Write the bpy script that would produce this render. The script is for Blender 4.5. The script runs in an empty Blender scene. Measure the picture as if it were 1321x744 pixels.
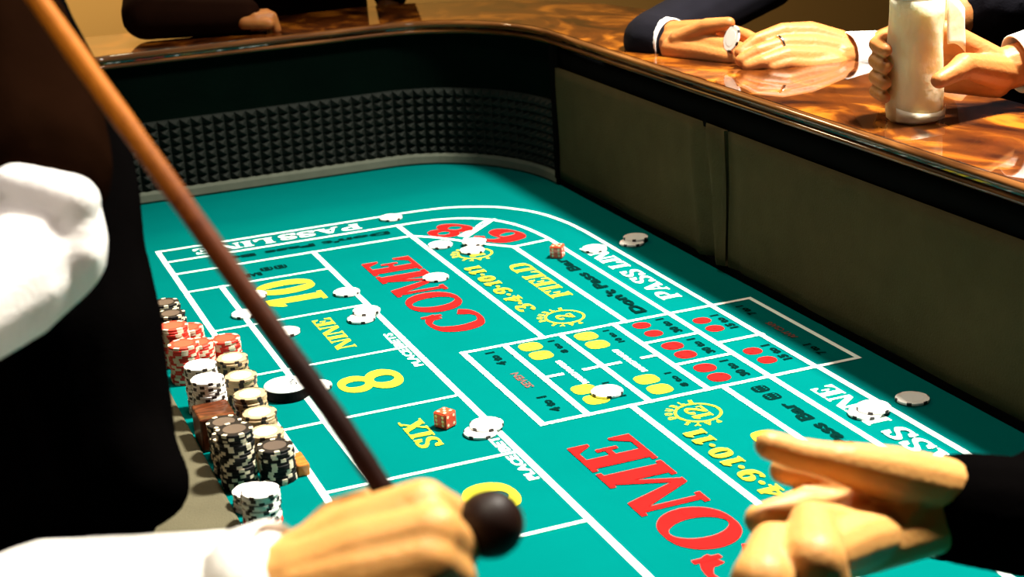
import bpy, bmesh, math, random
from mathutils import Vector, Matrix, Quaternion
random.seed(7)
sc = bpy.context.scene
C = sc.collection
FZ = 0.72                       # height of the felt above the floor

# ------------------------------------------------------------------ camera
F_PX, CX, CY = 2053.2, 660.5, 372.0
CAM_H = 0.72                    # camera above the felt
# rows: image right, image down, forward; columns: world y (down the table), x (across), z
ROT = ((-0.3689, 0.9277, -0.0571), (-0.2700, -0.1658, -0.9485), (0.8894, 0.3345, -0.3117))
def w3(r): return Vector((r[1], r[0], r[2]))
fw = w3(ROT[2]).normalized()
rt = w3(ROT[0]); rt = (rt - fw * rt.dot(fw)).normalized()
up = rt.cross(fw).normalized()
cam_d = bpy.data.cameras.new('camera'); cam = bpy.data.objects.new('camera', cam_d); C.objects.link(cam)
cam.matrix_world = Matrix(((rt.x, up.x, -fw.x, 0), (rt.y, up.y, -fw.y, 0), (rt.z, up.z, -fw.z, CAM_H + FZ), (0, 0, 0, 1)))
cam_d.sensor_width = 36.0; cam_d.lens = F_PX / 1321 * 36.0
cam_d.clip_start = 0.02; cam_d.clip_end = 60
cam_d.dof.use_dof = True; cam_d.dof.focus_distance = 2.0; cam_d.dof.aperture_fstop = 7.0
sc.camera = cam
# ------------------------------------------------------------------ world, exposure, lights
world = bpy.data.worlds.new('room_world'); sc.world = world; world.use_nodes = True
bgn = world.node_tree.nodes['Background']; bgn.inputs[0].default_value = (1.0, 0.85, 0.65, 1); bgn.inputs[1].default_value = 0.006
sc.view_settings.view_transform = 'Standard'; sc.view_settings.look = 'None'
sc.view_settings.exposure = 0.0; sc.view_settings.gamma = 1.0; sc.view_settings.use_curve_mapping = False
def area(name, loc, target, size, power, col, size_y=None):
    d = bpy.data.lights.new(name, 'AREA'); d.energy = power; d.color = col; d.size = size
    if size_y: d.shape = 'RECTANGLE'; d.size_y = size_y
    o = bpy.data.objects.new(name, d); C.objects.link(o); o.location = Vector(loc) + Vector((0, 0, FZ))
    o.rotation_euler = (Vector(target) - Vector(loc)).to_track_quat('-Z', 'Y').to_euler()
    return o
def spot(name, loc, target, angle, power, col, radius, blend=0.6):
    d = bpy.data.lights.new(name, 'SPOT'); d.energy = power; d.color = col; d.spot_size = math.radians(angle); d.spot_blend = blend; d.shadow_soft_size = radius
    o = bpy.data.objects.new(name, d); C.objects.link(o); o.location = Vector(loc) + Vector((0, 0, FZ))
    o.rotation_euler = (Vector(target) - Vector(loc)).to_track_quat('-Z', 'Y').to_euler()
spot('table_lamp_light', (1.80, 1.55, 2.75), (0.86, 1.52, 0.0), 66, 1900, (1.0, 0.94, 0.82), 0.20, 1.0)
spot('table_lamp_overhead', (0.45, 1.65, 2.75), (0.75, 1.70, 0.0), 70, 95, (1.0, 0.93, 0.80), 0.16, 0.8)
spot('fist_fill_light', (0.05, 0.66, 2.75), (0.10, 0.74, 0.33), 15, 230, (1.0, 0.92, 0.72), 0.08)  # added fill, no visible source: brightens the fist on the stick
spot('sleeve_fill_light', (-0.35, 0.55, 2.6), (0.03, 1.02, 0.42), 13, 110, (1.0, 0.86, 0.78), 0.08)  # added fill, no visible source: brightens the bent white sleeve
area('wall_fill_light', (0.4, 4.3, 1.9), (0.45, 4.9, 0.2), 0.6, 85, (1.0, 0.78, 0.45))  # unseen lamp added to brighten the tan back wall

# ------------------------------------------------------------------ pixel to place helpers
def at(px, py, t):              # the point t metres in front of the lens, z measured from the felt
    q = ((px - CX) / F_PX, (py - CY) / F_PX, 1.0)
    d = [sum(q[i] * ROT[i][k] for i in range(3)) for k in range(3)]
    return Vector((d[1] * t, d[0] * t, CAM_H + d[2] * t))
def onz(px, py, z):             # the point of that height on the line of sight
    q = ((px - CX) / F_PX, (py - CY) / F_PX, 1.0)
    d = [sum(q[i] * ROT[i][k] for i in range(3)) for k in range(3)]
    t = (z - CAM_H) / d[2]
    return Vector((d[1] * t, d[0] * t, z))

# ------------------------------------------------------------------ materials
def new_mat(name):
    m = bpy.data.materials.new(name); m.use_nodes = True
    return m, m.node_tree.nodes, m.node_tree.links, m.node_tree.nodes['Principled BSDF']
def mat(name, col, rough=0.6, spec=0.4, var=0.0, scale=40, bump=0.0, bscale=200, coat=0.0, sheen=0.0, metal=0.0, sss=0.0):
    m, n, l, b = new_mat(name)
    b.inputs['Base Color'].default_value = (*col, 1); b.inputs['Roughness'].default_value = rough
    b.inputs['Specular IOR Level'].default_value = spec; b.inputs['Metallic'].default_value = metal
    b.inputs['Coat Weight'].default_value = coat; b.inputs['Coat Roughness'].default_value = 0.08
    b.inputs['Sheen Weight'].default_value = sheen
    if sss:
        b.inputs['Subsurface Weight'].default_value = sss; b.inputs['Subsurface Radius'].default_value = (1.0, 0.25, 0.1); b.inputs['Subsurface Scale'].default_value = 0.01
    tc = n.new('ShaderNodeTexCoord')
    if var:
        nz = n.new('ShaderNodeTexNoise'); nz.inputs['Scale'].default_value = scale; nz.inputs['Detail'].default_value = 5
        l.new(tc.outputs['Object'], nz.inputs['Vector'])
        mx = n.new('ShaderNodeMix'); mx.data_type = 'RGBA'
        mx.inputs['A'].default_value = (*[c * (1 - var) for c in col], 1); mx.inputs['B'].default_value = (*[min(1, c * (1 + var)) for c in col], 1)
        l.new(nz.outputs['Fac'], mx.inputs['Factor']); l.new(mx.outputs['Result'], b.inputs['Base Color'])
    if bump:
        nb = n.new('ShaderNodeTexNoise'); nb.inputs['Scale'].default_value = bscale; nb.inputs['Detail'].default_value = 3
        l.new(tc.outputs['Object'], nb.inputs['Vector'])
        bp = n.new('ShaderNodeBump'); bp.inputs['Strength'].default_value = bump; bp.inputs['Distance'].default_value = 0.002
        l.new(nb.outputs['Fac'], bp.inputs['Height']); l.new(bp.outputs['Normal'], b.inputs['Normal'])
    return m
def wood(name, dark, mid, light, scale=(6, 30, 6), rough=0.25, coat=1.0, dist=3.0):
    m, n, l, b = new_mat(name)
    tc = n.new('ShaderNodeTexCoord'); mp = n.new('ShaderNodeMapping'); mp.inputs['Scale'].default_value = scale
    nz = n.new('ShaderNodeTexNoise'); nz.inputs['Scale'].default_value = 1.0; nz.inputs['Detail'].default_value = 4; nz.inputs['Distortion'].default_value = dist
    cr = n.new('ShaderNodeValToRGB'); e = cr.color_ramp.elements
    e[0].position = 0.34; e[0].color = (*dark, 1); e[1].position = 0.70; e[1].color = (*light, 1)
    k = e.new(0.52); k.color = (*mid, 1)
    l.new(tc.outputs['Object'], mp.inputs['Vector']); l.new(mp.outputs['Vector'], nz.inputs['Vector'])
    l.new(nz.outputs['Fac'], cr.inputs['Fac']); l.new(cr.outputs['Color'], b.inputs['Base Color'])
    b.inputs['Roughness'].default_value = rough; b.inputs['Coat Weight'].default_value = coat; b.inputs['Specular IOR Level'].default_value = 0.05
    b.inputs['Coat Roughness'].default_value = 0.025; b.inputs['Coat IOR'].default_value = 1.65
    return m
M = {}
M['felt'] = mat('green_felt', (0.0002, 0.108, 0.101), 0.95, 0.0, 0.10, 9, 0.25, 900)
M['white_print'] = mat('white_print', (0.80, 0.93, 0.88), 0.85, 0.0, 0.05, 60)
M['yellow_print'] = mat('yellow_print', (0.50, 0.47, 0.028), 0.85, 0.0, 0.08, 60)
M['red_print'] = mat('red_print', (0.60, 0.010, 0.009), 0.85, 0.0, 0.08, 60)
M['faint_red_print'] = mat('worn_red_print', (0.15, 0.07, 0.06), 0.85, 0.0, 0.08, 60)
M['black_print'] = mat('black_print', (0.0008, 0.014, 0.012), 0.9, 0.0)
M['rail_wood'] = wood('burl_rail_wood', (0.014, 0.0028, 0.0005), (0.10, 0.022, 0.0018), (0.46, 0.14, 0.010), (7, 5, 7), 0.5, 1.0, 2.5)
M['edge_wood'] = wood('rail_edge_wood', (0.03, 0.009, 0.002), (0.10, 0.034, 0.008), (0.22, 0.085, 0.022), (4, 4, 60), 0.4, 0.35, 1.0)
M['olive'] = mat('olive_carpet_cloth', (0.050, 0.041, 0.018), 0.98, 0.05, 0.22, 25, 0.6, 350)
M['dark_cloth'] = mat('dark_green_cloth', (0.0012, 0.004, 0.0028), 0.95, 0.0, 0.3, 12, 0.3, 400)
M['rubber'] = mat('black_rubber', (0.012, 0.0145, 0.012), 0.7, 0.08, 0.15, 60)
M['ledge_rubber'] = mat('grey_rubber_strip', (0.09, 0.10, 0.075), 0.8, 0.1, 0.2, 40)
M['black_trim_shade'] = mat('black_trim_and_shade', (0.003, 0.003, 0.003), 0.9, 0.0, 0.2, 30)  # black trim, also the strip painting the rail's shade
M['beige_ledge'] = mat('beige_ledge_cloth', (0.085, 0.076, 0.046), 0.9, 0.1, 0.15, 30, 0.4, 500)
M['cabinet'] = wood('table_cabinet_wood', (0.03, 0.010, 0.004), (0.07, 0.025, 0.01), (0.12, 0.05, 0.02), (3, 3, 20), 0.4, 0.4)
M['chip_white'] = mat('white_chip_clay', (0.88, 0.85, 0.80), 0.5, 0.4, 0.04, 90)
M['chip_cream'] = mat('cream_chip_clay', (0.42, 0.29, 0.15), 0.5, 0.4, 0.05, 90)
M['chip_red'] = mat('red_chip_clay', (0.55, 0.018, 0.006), 0.5, 0.4, 0.06, 90)
M['chip_black'] = mat('black_chip_clay', (0.004, 0.0036, 0.0036), 0.6, 0.15, 0.1, 90)
M['spot_dark'] = mat('dark_edge_spot', (0.02, 0.012, 0.01), 0.5, 0.4)
M['spot_white'] = mat('white_edge_spot', (0.60, 0.52, 0.38), 0.5, 0.4)
M['inlay_white'] = mat('white_inlay', (0.90, 0.89, 0.86), 0.35, 0.4)
M['inlay_grey'] = mat('grey_inlay', (0.045, 0.035, 0.033), 0.4, 0.4)
M['inlay_red'] = mat('red_inlay', (0.55, 0.045, 0.02), 0.4, 0.4)
M['dice'] = mat('red_dice_acrylic', (0.62, 0.07, 0.03), 0.12, 0.5, 0.05, 60)
M['pip'] = mat('cream_pip', (0.75, 0.62, 0.40), 0.4, 0.3)
M['skin'] = mat('warm_skin', (0.60, 0.285, 0.08), 0.5, 0.3, 0.09, 45, 0.25, 220, sss=0.25)
M['skin_ruddy'] = mat('ruddy_skin', (0.43, 0.155, 0.038), 0.5, 0.3, 0.12, 40, 0.3, 200, sss=0.25)
M['nail'] = mat('finger_nail', (0.88, 0.60, 0.45), 0.3, 0.5)
M['shirt'] = mat('white_shirt_cloth', (0.84, 0.81, 0.78), 0.85, 0.15, 0.05, 20, 0.3, 300)
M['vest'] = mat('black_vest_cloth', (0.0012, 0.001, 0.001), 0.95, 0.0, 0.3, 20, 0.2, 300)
M['suit'] = mat('dark_suit_cloth', (0.006, 0.0055, 0.009), 0.9, 0.08, 0.3, 20, 0.2, 300)
M['brown_coat'] = mat('dark_brown_cloth', (0.012, 0.004, 0.002), 0.9, 0.02, 0.3, 20, 0.2, 300)
M['sleeve_shade'] = mat('shaded_sleeve_cloth', (0.006, 0.0022, 0.001), 0.95, 0.0, 0.3, 20, 0.2, 300)  # shade on the upper sleeve, given as a dark cloth colour
M['hair'] = mat('dark_hair', (0.012, 0.008, 0.006), 0.6, 0.3)
M['metal'] = mat('silver_metal', (0.9, 0.88, 0.85), 0.15, 0.5, metal=1.0)
M['paper'] = mat('cream_paper_napkin', (0.80, 0.68, 0.42), 0.9, 0.1, 0.10, 25, 0.8, 60, sss=0.7)
M['paper'].node_tree.nodes['Principled BSDF'].inputs['Subsurface Radius'].default_value = (1.0, 0.8, 0.5)
M['paper'].node_tree.nodes['Principled BSDF'].inputs['Subsurface Scale'].default_value = 0.04
#'cream_paper_napkin', (0.88, 0.78, 0.58), 0.9, 0.1, 0.12, 25, 0.8, 60)
M['knob'] = mat('dark_handle_wood', (0.010, 0.003, 0.0015), 0.5, 0.15, 0.3, 30)
M['puck_black'] = mat('black_puck_plastic', (0.003, 0.003, 0.003), 0.7, 0.05)
M['carpet'] = mat('casino_carpet', (0.030, 0.016, 0.010), 0.98, 0.05, 0.5, 8, 0.5, 300)
M['tan_wall'] = mat('tan_wall_paint', (0.72, 0.44, 0.15), 0.8, 0.2, 0.06, 3)
M['dark_wall'] = mat('dark_wall_paint', (0.03, 0.02, 0.014), 0.9, 0.1, 0.2, 3)
M['block_wood'] = wood('brown_block_wood', (0.03, 0.008, 0.003), (0.07, 0.018, 0.006), (0.12, 0.03, 0.010), (20, 60, 20), 0.45, 0.2)
M['tray_wood'] = wood('orange_tray_wood', (0.22, 0.07, 0.012), (0.36, 0.12, 0.02), (0.5, 0.19, 0.04), (20, 60, 20), 0.45, 0.2)
def stick_mat():                # rattan; shade towards the handle end is put into the colour
    m, n, l, b = new_mat('rattan_stick')
    at_ = n.new('ShaderNodeAttribute'); at_.attribute_name = 'shade_ramp'
    nz = n.new('ShaderNodeTexNoise'); nz.inputs['Scale'].default_value = 60
    ad = n.new('ShaderNodeMath'); ad.operation = 'MULTIPLY_ADD'; ad.inputs[1].default_value = 0.25
    l.new(nz.outputs['Fac'], ad.inputs[0]); l.new(at_.outputs['Fac'], ad.inputs[2])
    cr = n.new('ShaderNodeValToRGB'); e = cr.color_ramp.elements
    e[0].position = 0.1; e[0].color = (0.44, 0.135, 0.009, 1); e[1].position = 1.0; e[1].color = (0.011, 0.0019, 0.0005, 1)
    k = e.new(0.55); k.color = (0.085, 0.017, 0.0014, 1)
    l.new(ad.outputs[0], cr.inputs['Fac']); l.new(cr.outputs['Color'], b.inputs['Base Color'])
    b.inputs['Roughness'].default_value = 0.55; b.inputs['Specular IOR Level'].default_value = 0.08
    return m
M['stick'] = stick_mat()

# ------------------------------------------------------------------ mesh building
class MB:
    def __init__(s): s.v = []; s.f = []
    def poly(s, pts):
        i = len(s.v); s.v += [Vector(p) for p in pts]; s.f.append(tuple(range(i, i + len(pts))))
    def quadmesh(s, rows, close_u=False, close_v=False, flip=False):
        i = len(s.v); nr, nc = len(rows), len(rows[0])
        for r in rows: s.v += [Vector(p) for p in r]
        for a in range(nr if close_v else nr - 1):
            for b in range(nc if close_u else nc - 1):
                a2, b2 = (a + 1) % nr, (b + 1) % nc
                q = (i + a * nc + b, i + a * nc + b2, i + a2 * nc + b2, i + a2 * nc + b)
                s.f.append(q[::-1] if flip else q)
        return i
    def box(s, lo, hi):
        x0, y0, z0 = lo; x1, y1, z1 = hi
        i = len(s.v)
        s.v += [Vector(p) for p in ((x0, y0, z0), (x1, y0, z0), (x1, y1, z0), (x0, y1, z0), (x0, y0, z1), (x1, y0, z1), (x1, y1, z1), (x0, y1, z1))]
        s.f += [tuple(i + k for k in q) for q in ((0, 3, 2, 1), (4, 5, 6, 7), (0, 1, 5, 4), (1, 2, 6, 5), (2, 3, 7, 6), (3, 0, 4, 7))]
    def tube(s, pts, rad, n=14, caps=True):
        pts = [Vector(p) for p in pts]; rad = rad if isinstance(rad, (list, tuple)) else [rad] * len(pts)
        ref = Vector((0.31, 0.2, 0.93)).normalized(); rows = []
        prev = None
        for k, p in enumerate(pts):
            t = (pts[min(k + 1, len(pts) - 1)] - pts[max(k - 1, 0)]).normalized()
            if prev is None:
                a = t.cross(ref); a = a if a.length > 1e-3 else t.cross(Vector((1, 0, 0)))
            else:
                a = prev - t * prev.dot(t)
            a.normalize(); prev = a; b = t.cross(a)
            rows.append([p + (a * math.cos(2 * math.pi * j / n) + b * math.sin(2 * math.pi * j / n)) * rad[k] for j in range(n)])
        i = s.quadmesh(rows, close_u=True)
        if caps:
            s.f.append(tuple(i + j for j in range(n))[::-1]); k = i + (len(rows) - 1) * n; s.f.append(tuple(k + j for j in range(n)))
    def lathe(s, prof, c=(0, 0, 0), n=32):      # prof: (radius, z) from bottom to top, closed by caps
        c = Vector(c); rows = [[c + Vector((r * math.cos(2 * math.pi * j / n), r * math.sin(2 * math.pi * j / n), z)) for j in range(n)] for r, z in prof]
        i = s.quadmesh(rows, close_u=True)
        s.f.append(tuple(i + j for j in range(n))[::-1]); k = i + (len(rows) - 1) * n; s.f.append(tuple(k + j for j in range(n)))
    def capsule(s, p0, p1, r0, r1, n=12):
        p0, p1 = Vector(p0), Vector(p1); t = p1 - p0
        if t.length < 1e-5: t = Vector((0, 0, 1e-4)); p1 = p0 + t
        d = t.normalized(); pts, rad = [], []
        for k in range(1, 5):
            a = math.pi / 2 * k / 4; pts.append(p0 - d * r0 * math.cos(a)); rad.append(r0 * math.sin(a))
        for k in range(4, 0, -1):
            a = math.pi / 2 * k / 4; pts.append(p1 + d * r1 * math.cos(a)); rad.append(r1 * math.sin(a))
        s.tube(pts, rad, n)
    def chain(s, pr, n=12):                     # [(point, radius), ...]
        for (a, ra), (b, rb) in zip(pr, pr[1:]): s.capsule(a, b, ra, rb, n)
    def blob(s, c, r, n=14):                    # ellipsoid
        c = Vector(c); r = Vector(r) if not isinstance(r, float) else Vector((r, r, r))
        pts = []
        rows = [[c + Vector((r.x * math.sin(a) * math.cos(2 * math.pi * j / n), r.y * math.sin(a) * math.sin(2 * math.pi * j / n), -r.z * math.cos(a))) for j in range(n)] for a in [math.pi * k / 10 for k in range(1, 10)]]
        i = s.quadmesh(rows, close_u=True)
        s.f.append(tuple(i + j for j in range(n))[::-1]); k = i + 8 * n; s.f.append(tuple(k + j for j in range(n)))
    def mesh(s, name, origin=(0, 0, 0)):
        o = Vector(origin); me = bpy.data.meshes.new(name)
        me.from_pydata([tuple(v - o) for v in s.v], [], s.f); me.update()
        return me
def link(name, me, m, parent=None, loc=None, smooth=False):
    if m is not None:
        me.materials.clear(); me.materials.append(m)
    if smooth: me.shade_smooth()
    o = bpy.data.objects.new(name, me); C.objects.link(o)
    if parent is not None: o.parent = parent
    if loc is not None: o.location = loc
    return o
def tag(o, label=None, cat=None, group=None, kind=None):
    if label: o['label'] = label
    if cat: o['category'] = cat
    if group: o['group'] = group
    if kind: o['kind'] = kind
    return o
def empty(name, loc, label=None, cat=None, group=None):
    o = bpy.data.objects.new(name, None); C.objects.link(o); o.location = Vector(loc) + Vector((0, 0, FZ)); o.empty_display_size = 0.05
    return tag(o, label, cat, group)
def part(mb, name, m, parent, org, smooth=False):      # verts in felt coordinates; parent chain's root stands at org
    return link(name, mb.mesh(name, org), m, parent, None, smooth)
def thing(mb, name, m, org, smooth=False, **kw):
    o = link(name, mb.mesh(name, org), m, None, Vector(org) + Vector((0, 0, FZ)), smooth)
    return tag(o, **kw)
def auto_bevel(o, w, seg=2):
    b = o.modifiers.new('bevel', 'BEVEL'); b.width = w; b.segments = seg; b.limit_method = 'ANGLE'; b.angle_limit = 0.6
def remeshed(mb, voxel, smooth_it=6, fac=0.5):         # union of overlapping closed pieces -> one continuous surface
    me = mb.mesh('raw'); o = bpy.data.objects.new('raw', me); C.objects.link(o)
    r = o.modifiers.new('r', 'REMESH'); r.mode = 'VOXEL'; r.voxel_size = voxel
    s = o.modifiers.new('s', 'SMOOTH'); s.factor = fac; s.iterations = smooth_it
    bpy.context.view_layer.update()
    dg = bpy.context.evaluated_depsgraph_get()
    res = bpy.data.meshes.new_from_object(o.evaluated_get(dg))
    bpy.data.objects.remove(o); bpy.data.meshes.remove(me)
    v = [Vector(x.co) for x in res.vertices]; f = [tuple(p.vertices) for p in res.polygons]
    bpy.data.meshes.remove(res)
    out = MB(); out.v = v; out.f = f
    return out
def merge(*mbs):
    out = MB()
    for m in mbs:
        i = len(out.v); out.v += m.v; out.f += [tuple(k + i for k in q) for q in m.f]
    return out

# ------------------------------------------------------------------ the room
ZF = -FZ
mb = MB(); mb.poly([(-4, -3, ZF), (5, -3, ZF), (5, 6, ZF), (-4, 6, ZF)])
tag(thing(mb, 'floor', M['carpet'], (0, 0, ZF)), 'dark patterned casino carpet under the table', None, None, 'structure')
mb = MB(); mb.box((-4, 4.9, ZF), (5, 5.0, 3.0))
tag(thing(mb, 'wall_back', M['tan_wall'], (0.5, 4.95, ZF)), 'tan wall beyond the far end of the table', None, None, 'structure')
mb = MB(); mb.box((4.9, -3, ZF), (5.0, 4.9, 3.0))
tag(thing(mb, 'wall_right', M['dark_wall'], (4.95, 1, ZF)), 'dark wall behind the players', None, None, 'structure')
mb = MB(); mb.box((-4, -3, 3.0), (5, 5, 3.05))
tag(thing(mb, 'ceiling', M['dark_wall'], (0.5, 1, 3.0)), 'dark ceiling of the hall', None, None, 'structure')

# ------------------------------------------------------------------ the table
XW, YW, XL = 1.0812, 2.881, 0.225        # inner faces: players' wall, far end wall, dealers' side
YC = 1.704; YN = 2 * YC - YW             # middle of the layout, near end wall
TO = Vector((0.65, YC, -FZ))             # table root
table = empty('craps_table', TO, 'green felt craps table with polished wood rail and rubber studded end wall', 'craps table')
def ell(cx, cy, rx, ry, a0, a1, n):
    return [((cx + rx * math.cos(math.radians(a0 + (a1 - a0) * k / n))), (cy + ry * math.sin(math.radians(a0 + (a1 - a0) * k / n)))) for k in range(n + 1)]
path = [(XL, 2.30), (XL, 2.50)] + ell(XL + 0.13, YW - 0.16, 0.13, 0.16, 180, 90, 10) + [(0.5, YW), (0.7, YW)]
path += ell(0.845, 2.571, XW - 0.845, YW - 2.571, 90, 0, 26)
i_corner_end = len(path) - 1
path += [(XW, 2.3), (XW, 2.0), (XW, 1.7), (XW, 1.4), (XW, 1.1)]
path += ell(0.845, 2 * YC - 2.571, XW - 0.845, YW - 2.571, 0, -90, 16) + [(0.6, YN), (0.40, YN)]
def normals(p):
    out = []
    for k in range(len(p)):
        a, b = p[max(k - 1, 0)], p[min(k + 1, len(p) - 1)]
        t = Vector((b[0] - a[0], b[1] - a[1], 0)).normalized()
        out.append(Vector((-t.y, t.x, 0)))               # outward: left of the direction of travel
    return out
def sweep(p, prof, closed=True, caps=True):              # prof: (outward offset, z)
    n = normals(p); mb = MB()
    rows = [[Vector((q[0], q[1], 0)) + nn * o + Vector((0, 0, z)) for o, z in prof] for q, nn in zip(p, n)]
    i = mb.quadmesh(rows, close_u=closed)
    if closed and caps:
        c = len(prof); mb.f.append(tuple(i + j for j in range(c))[::-1]); k = i + (len(rows) - 1) * c; mb.f.append(tuple(k + j for j in range(c)))
    return mb
# felt
mb = MB()
inner = path[:] + [(XL, YN), (XL, 1.0)]
ctr = (0.62, YC)
mb.v = [Vector((q[0], q[1], 0.0)) for q in inner] + [Vector((q[0], q[1], -0.03)) for q in inner]
n_ = len(inner); mb.f = [tuple(range(n_))[::-1], tuple(range(n_, 2 * n_))] + [(k, (k + 1) % n_, n_ + (k + 1) % n_, n_ + k) for k in range(n_)]
felt = part(mb, 'felt', M['felt'], table, TO)
tag(felt, 'teal green felt with printed betting layout')
# end wall and side walls (cloth), rail, shade strip under the rail, bumper
end_path = path[:i_corner_end + 1]
o = part(sweep(path, [(0.0, -0.03), (0.0, 0.252), (0.05, 0.252), (0.05, -0.03)]), 'wall_backing', M['dark_cloth'], table, TO)
side_path = path[i_corner_end:]
rail_prof = [(-0.012, 0.262), (-0.0145, 0.266), (-0.0145, 0.272), (-0.011, 0.2755), (0.235, 0.2755), (0.245, 0.270), (0.245, 0.245), (0.0, 0.245), (0.0, 0.2615)]
part(sweep(path, [(-0.008, 0.2755), (0.235, 0.2755), (0.243, 0.270), (0.243, 0.252), (-0.008, 0.252)]), 'rail_top', M['rail_wood'], table, TO)
for nm, prof in (('rail_moulding', [(-0.009, 0.2505), (-0.0125, 0.2525), (-0.0135, 0.255), (-0.0125, 0.2575), (-0.009, 0.2595), (-0.004, 0.2595), (-0.004, 0.2505)]),
                 ('rail_moulding', [(-0.009, 0.2625), (-0.0135, 0.2645), (-0.0150, 0.268), (-0.0135, 0.272), (-0.009, 0.2745), (-0.004, 0.2745), (-0.004, 0.2625)])):
    part(sweep(path, prof), nm, M['edge_wood'], table, TO, True)
part(sweep(side_path, [(0.0, 0.2505), (-0.006, 0.2485), (-0.008, 0.235), (-0.006, 0.205), (0.0, 0.200)]), 'rail_shade_strip', M['black_trim_shade'], table, TO, True)  # dark strip added where the rail's shadow falls on the wall
# rubber bumper with pyramids along the end wall
def resample(p, step):
    out = [Vector((p[0][0], p[0][1], 0))]; acc = 0.0
    for a, b in zip(p, p[1:]):
        a, b = Vector((*a, 0)), Vector((*b, 0)); L = (b - a).length; d = step - acc
        while d <= L:
            out.append(a.lerp(b, d / L)); d += step
        acc = L - (d - step)
    return [(q.x, q.y) for q in out]
cols = resample(end_path, 0.0203); nn = normals(cols); mb = MB()
part(sweep(end_path, [(0.0, 0.019), (-0.004, 0.019), (-0.004, 0.146), (0.0, 0.146)]), 'rubber_sheet', M['rubber'], table, TO)
RZ0, RH, NR = 0.0205, 0.0156, 8
for k in range(len(cols) - 1):
    a, b = Vector((*cols[k], 0)) - nn[k] * 0.004, Vector((*cols[k + 1], 0)) - nn[k + 1] * 0.004
    tip0 = (a + b) / 2 - (nn[k] + nn[k + 1]).normalized() * 0.0105
    for r in range(NR):
        z0, z1 = RZ0 + r * RH, RZ0 + (r + 1) * RH
        A, B, D, E_ = a + Vector((0, 0, z0)), b + Vector((0, 0, z0)), b + Vector((0, 0, z1)), a + Vector((0, 0, z1))
        T = tip0 + Vector((0, 0, (z0 + z1) / 2))
        mb.poly([A, B, T]); mb.poly([B, D, T]); mb.poly([D, E_, T]); mb.poly([E_, A, T])
tag(part(mb, 'pyramid_studs', M['rubber'], table, TO), 'rows of small black rubber pyramids')
part(sweep(end_path, [(0.0, 0.0), (-0.016, 0.0), (-0.018, 0.004), (-0.016, 0.016), (-0.012, 0.0205), (0.0, 0.0205)]), 'bumper_ledge', M['ledge_rubber'], table, TO, False)
# olive carpet panels on the players' wall, with a seam and a fold
def panel(y0, y1, folds):
    mb = MB(); ny, nz = max(2, int(abs(y1 - y0) / 0.012)), 12; rows = []
    for a in range(ny + 1):
        y = y0 + (y1 - y0) * a / ny; r = []
        for b in range(nz + 1):
            z = 0.012 + (0.212 - 0.012) * b / nz
            d = 0.012 + 0.0012 * math.sin(y * 23 + z * 31)
            for yc, wd, am in folds: d += am * math.exp(-((y - yc - 0.02 * (z / 0.2 - 0.5)) / wd) ** 2)
            r.append((XW - d, y, z))
        rows.append(r)
    rows2 = [[(XW, p[1], p[2]) for p in r] for r in rows]
    ring = [[r2[0]] + r + [r2[-1]] for r, r2 in zip(rows, rows2)]
    i = mb.quadmesh(ring); c = len(ring[0])
    mb.f.append(tuple(i + j for j in range(c))); k = i + (len(ring) - 1) * c; mb.f.append(tuple(k + j for j in range(c))[::-1])
    return mb
part(panel(2.565, 1.952, [(1.975, 0.010, 0.010), (2.010, 0.010, -0.010), (2.035, 0.012, 0.006)]), 'wall_panel', M['olive'], table, TO, True)
part(panel(1.946, 0.86, [(1.93, 0.012, -0.004), (1.20, 0.02, 0.003)]), 'wall_panel', M['olive'], table, TO, True)
part(sweep(side_path[:6], [(0.0, 0.0), (-0.013, 0.0), (-0.013, 0.012), (0.0, 0.012)]), 'base_strip', M['black_trim_shade'], table, TO)
mb = MB(); mb.box((XW - 0.017, 2.562, 0.0), (XW + 0.0, 2.576, 0.25)); part(mb, 'corner_batten', M['black_trim_shade'], table, TO)
# dealers' ledge
mb = MB()
lp = [(0.085, -0.03), (0.085, 0.002), (0.090, 0.004), (0.10, 0.005), (0.242, 0.005), (0.245, 0.004), (0.247, 0.002), (0.247, -0.03)]
mb.quadmesh([[(x, y, z) for x, z in lp] for y in (1.0, 1.4, 1.8, 2.3)], flip=True)
k = 0; mb.f.append(tuple(range(8))); mb.f.append(tuple(range(24, 32))[::-1])
part(mb, 'dealer_ledge', M['beige_ledge'], table, TO)
# cabinet and legs below
mb = MB()
cab = path[:]; mb = sweep(cab, [(0.05, -0.03), (0.05, -0.30), (0.0, -0.30), (0.0, -0.03)]); part(mb, 'apron', M['cabinet'], table, TO)
for x in (0.35, 0.95):
    for y in (YN + 0.25, YW - 0.25):
        mb = MB(); mb.lathe([(0.05, ZF), (0.06, ZF + 0.02), (0.045, ZF + 0.06), (0.05, -0.35), (0.07, -0.03)], (x, y, 0), 16); part(mb, 'leg', M['cabinet'], table, TO, True)

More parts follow.
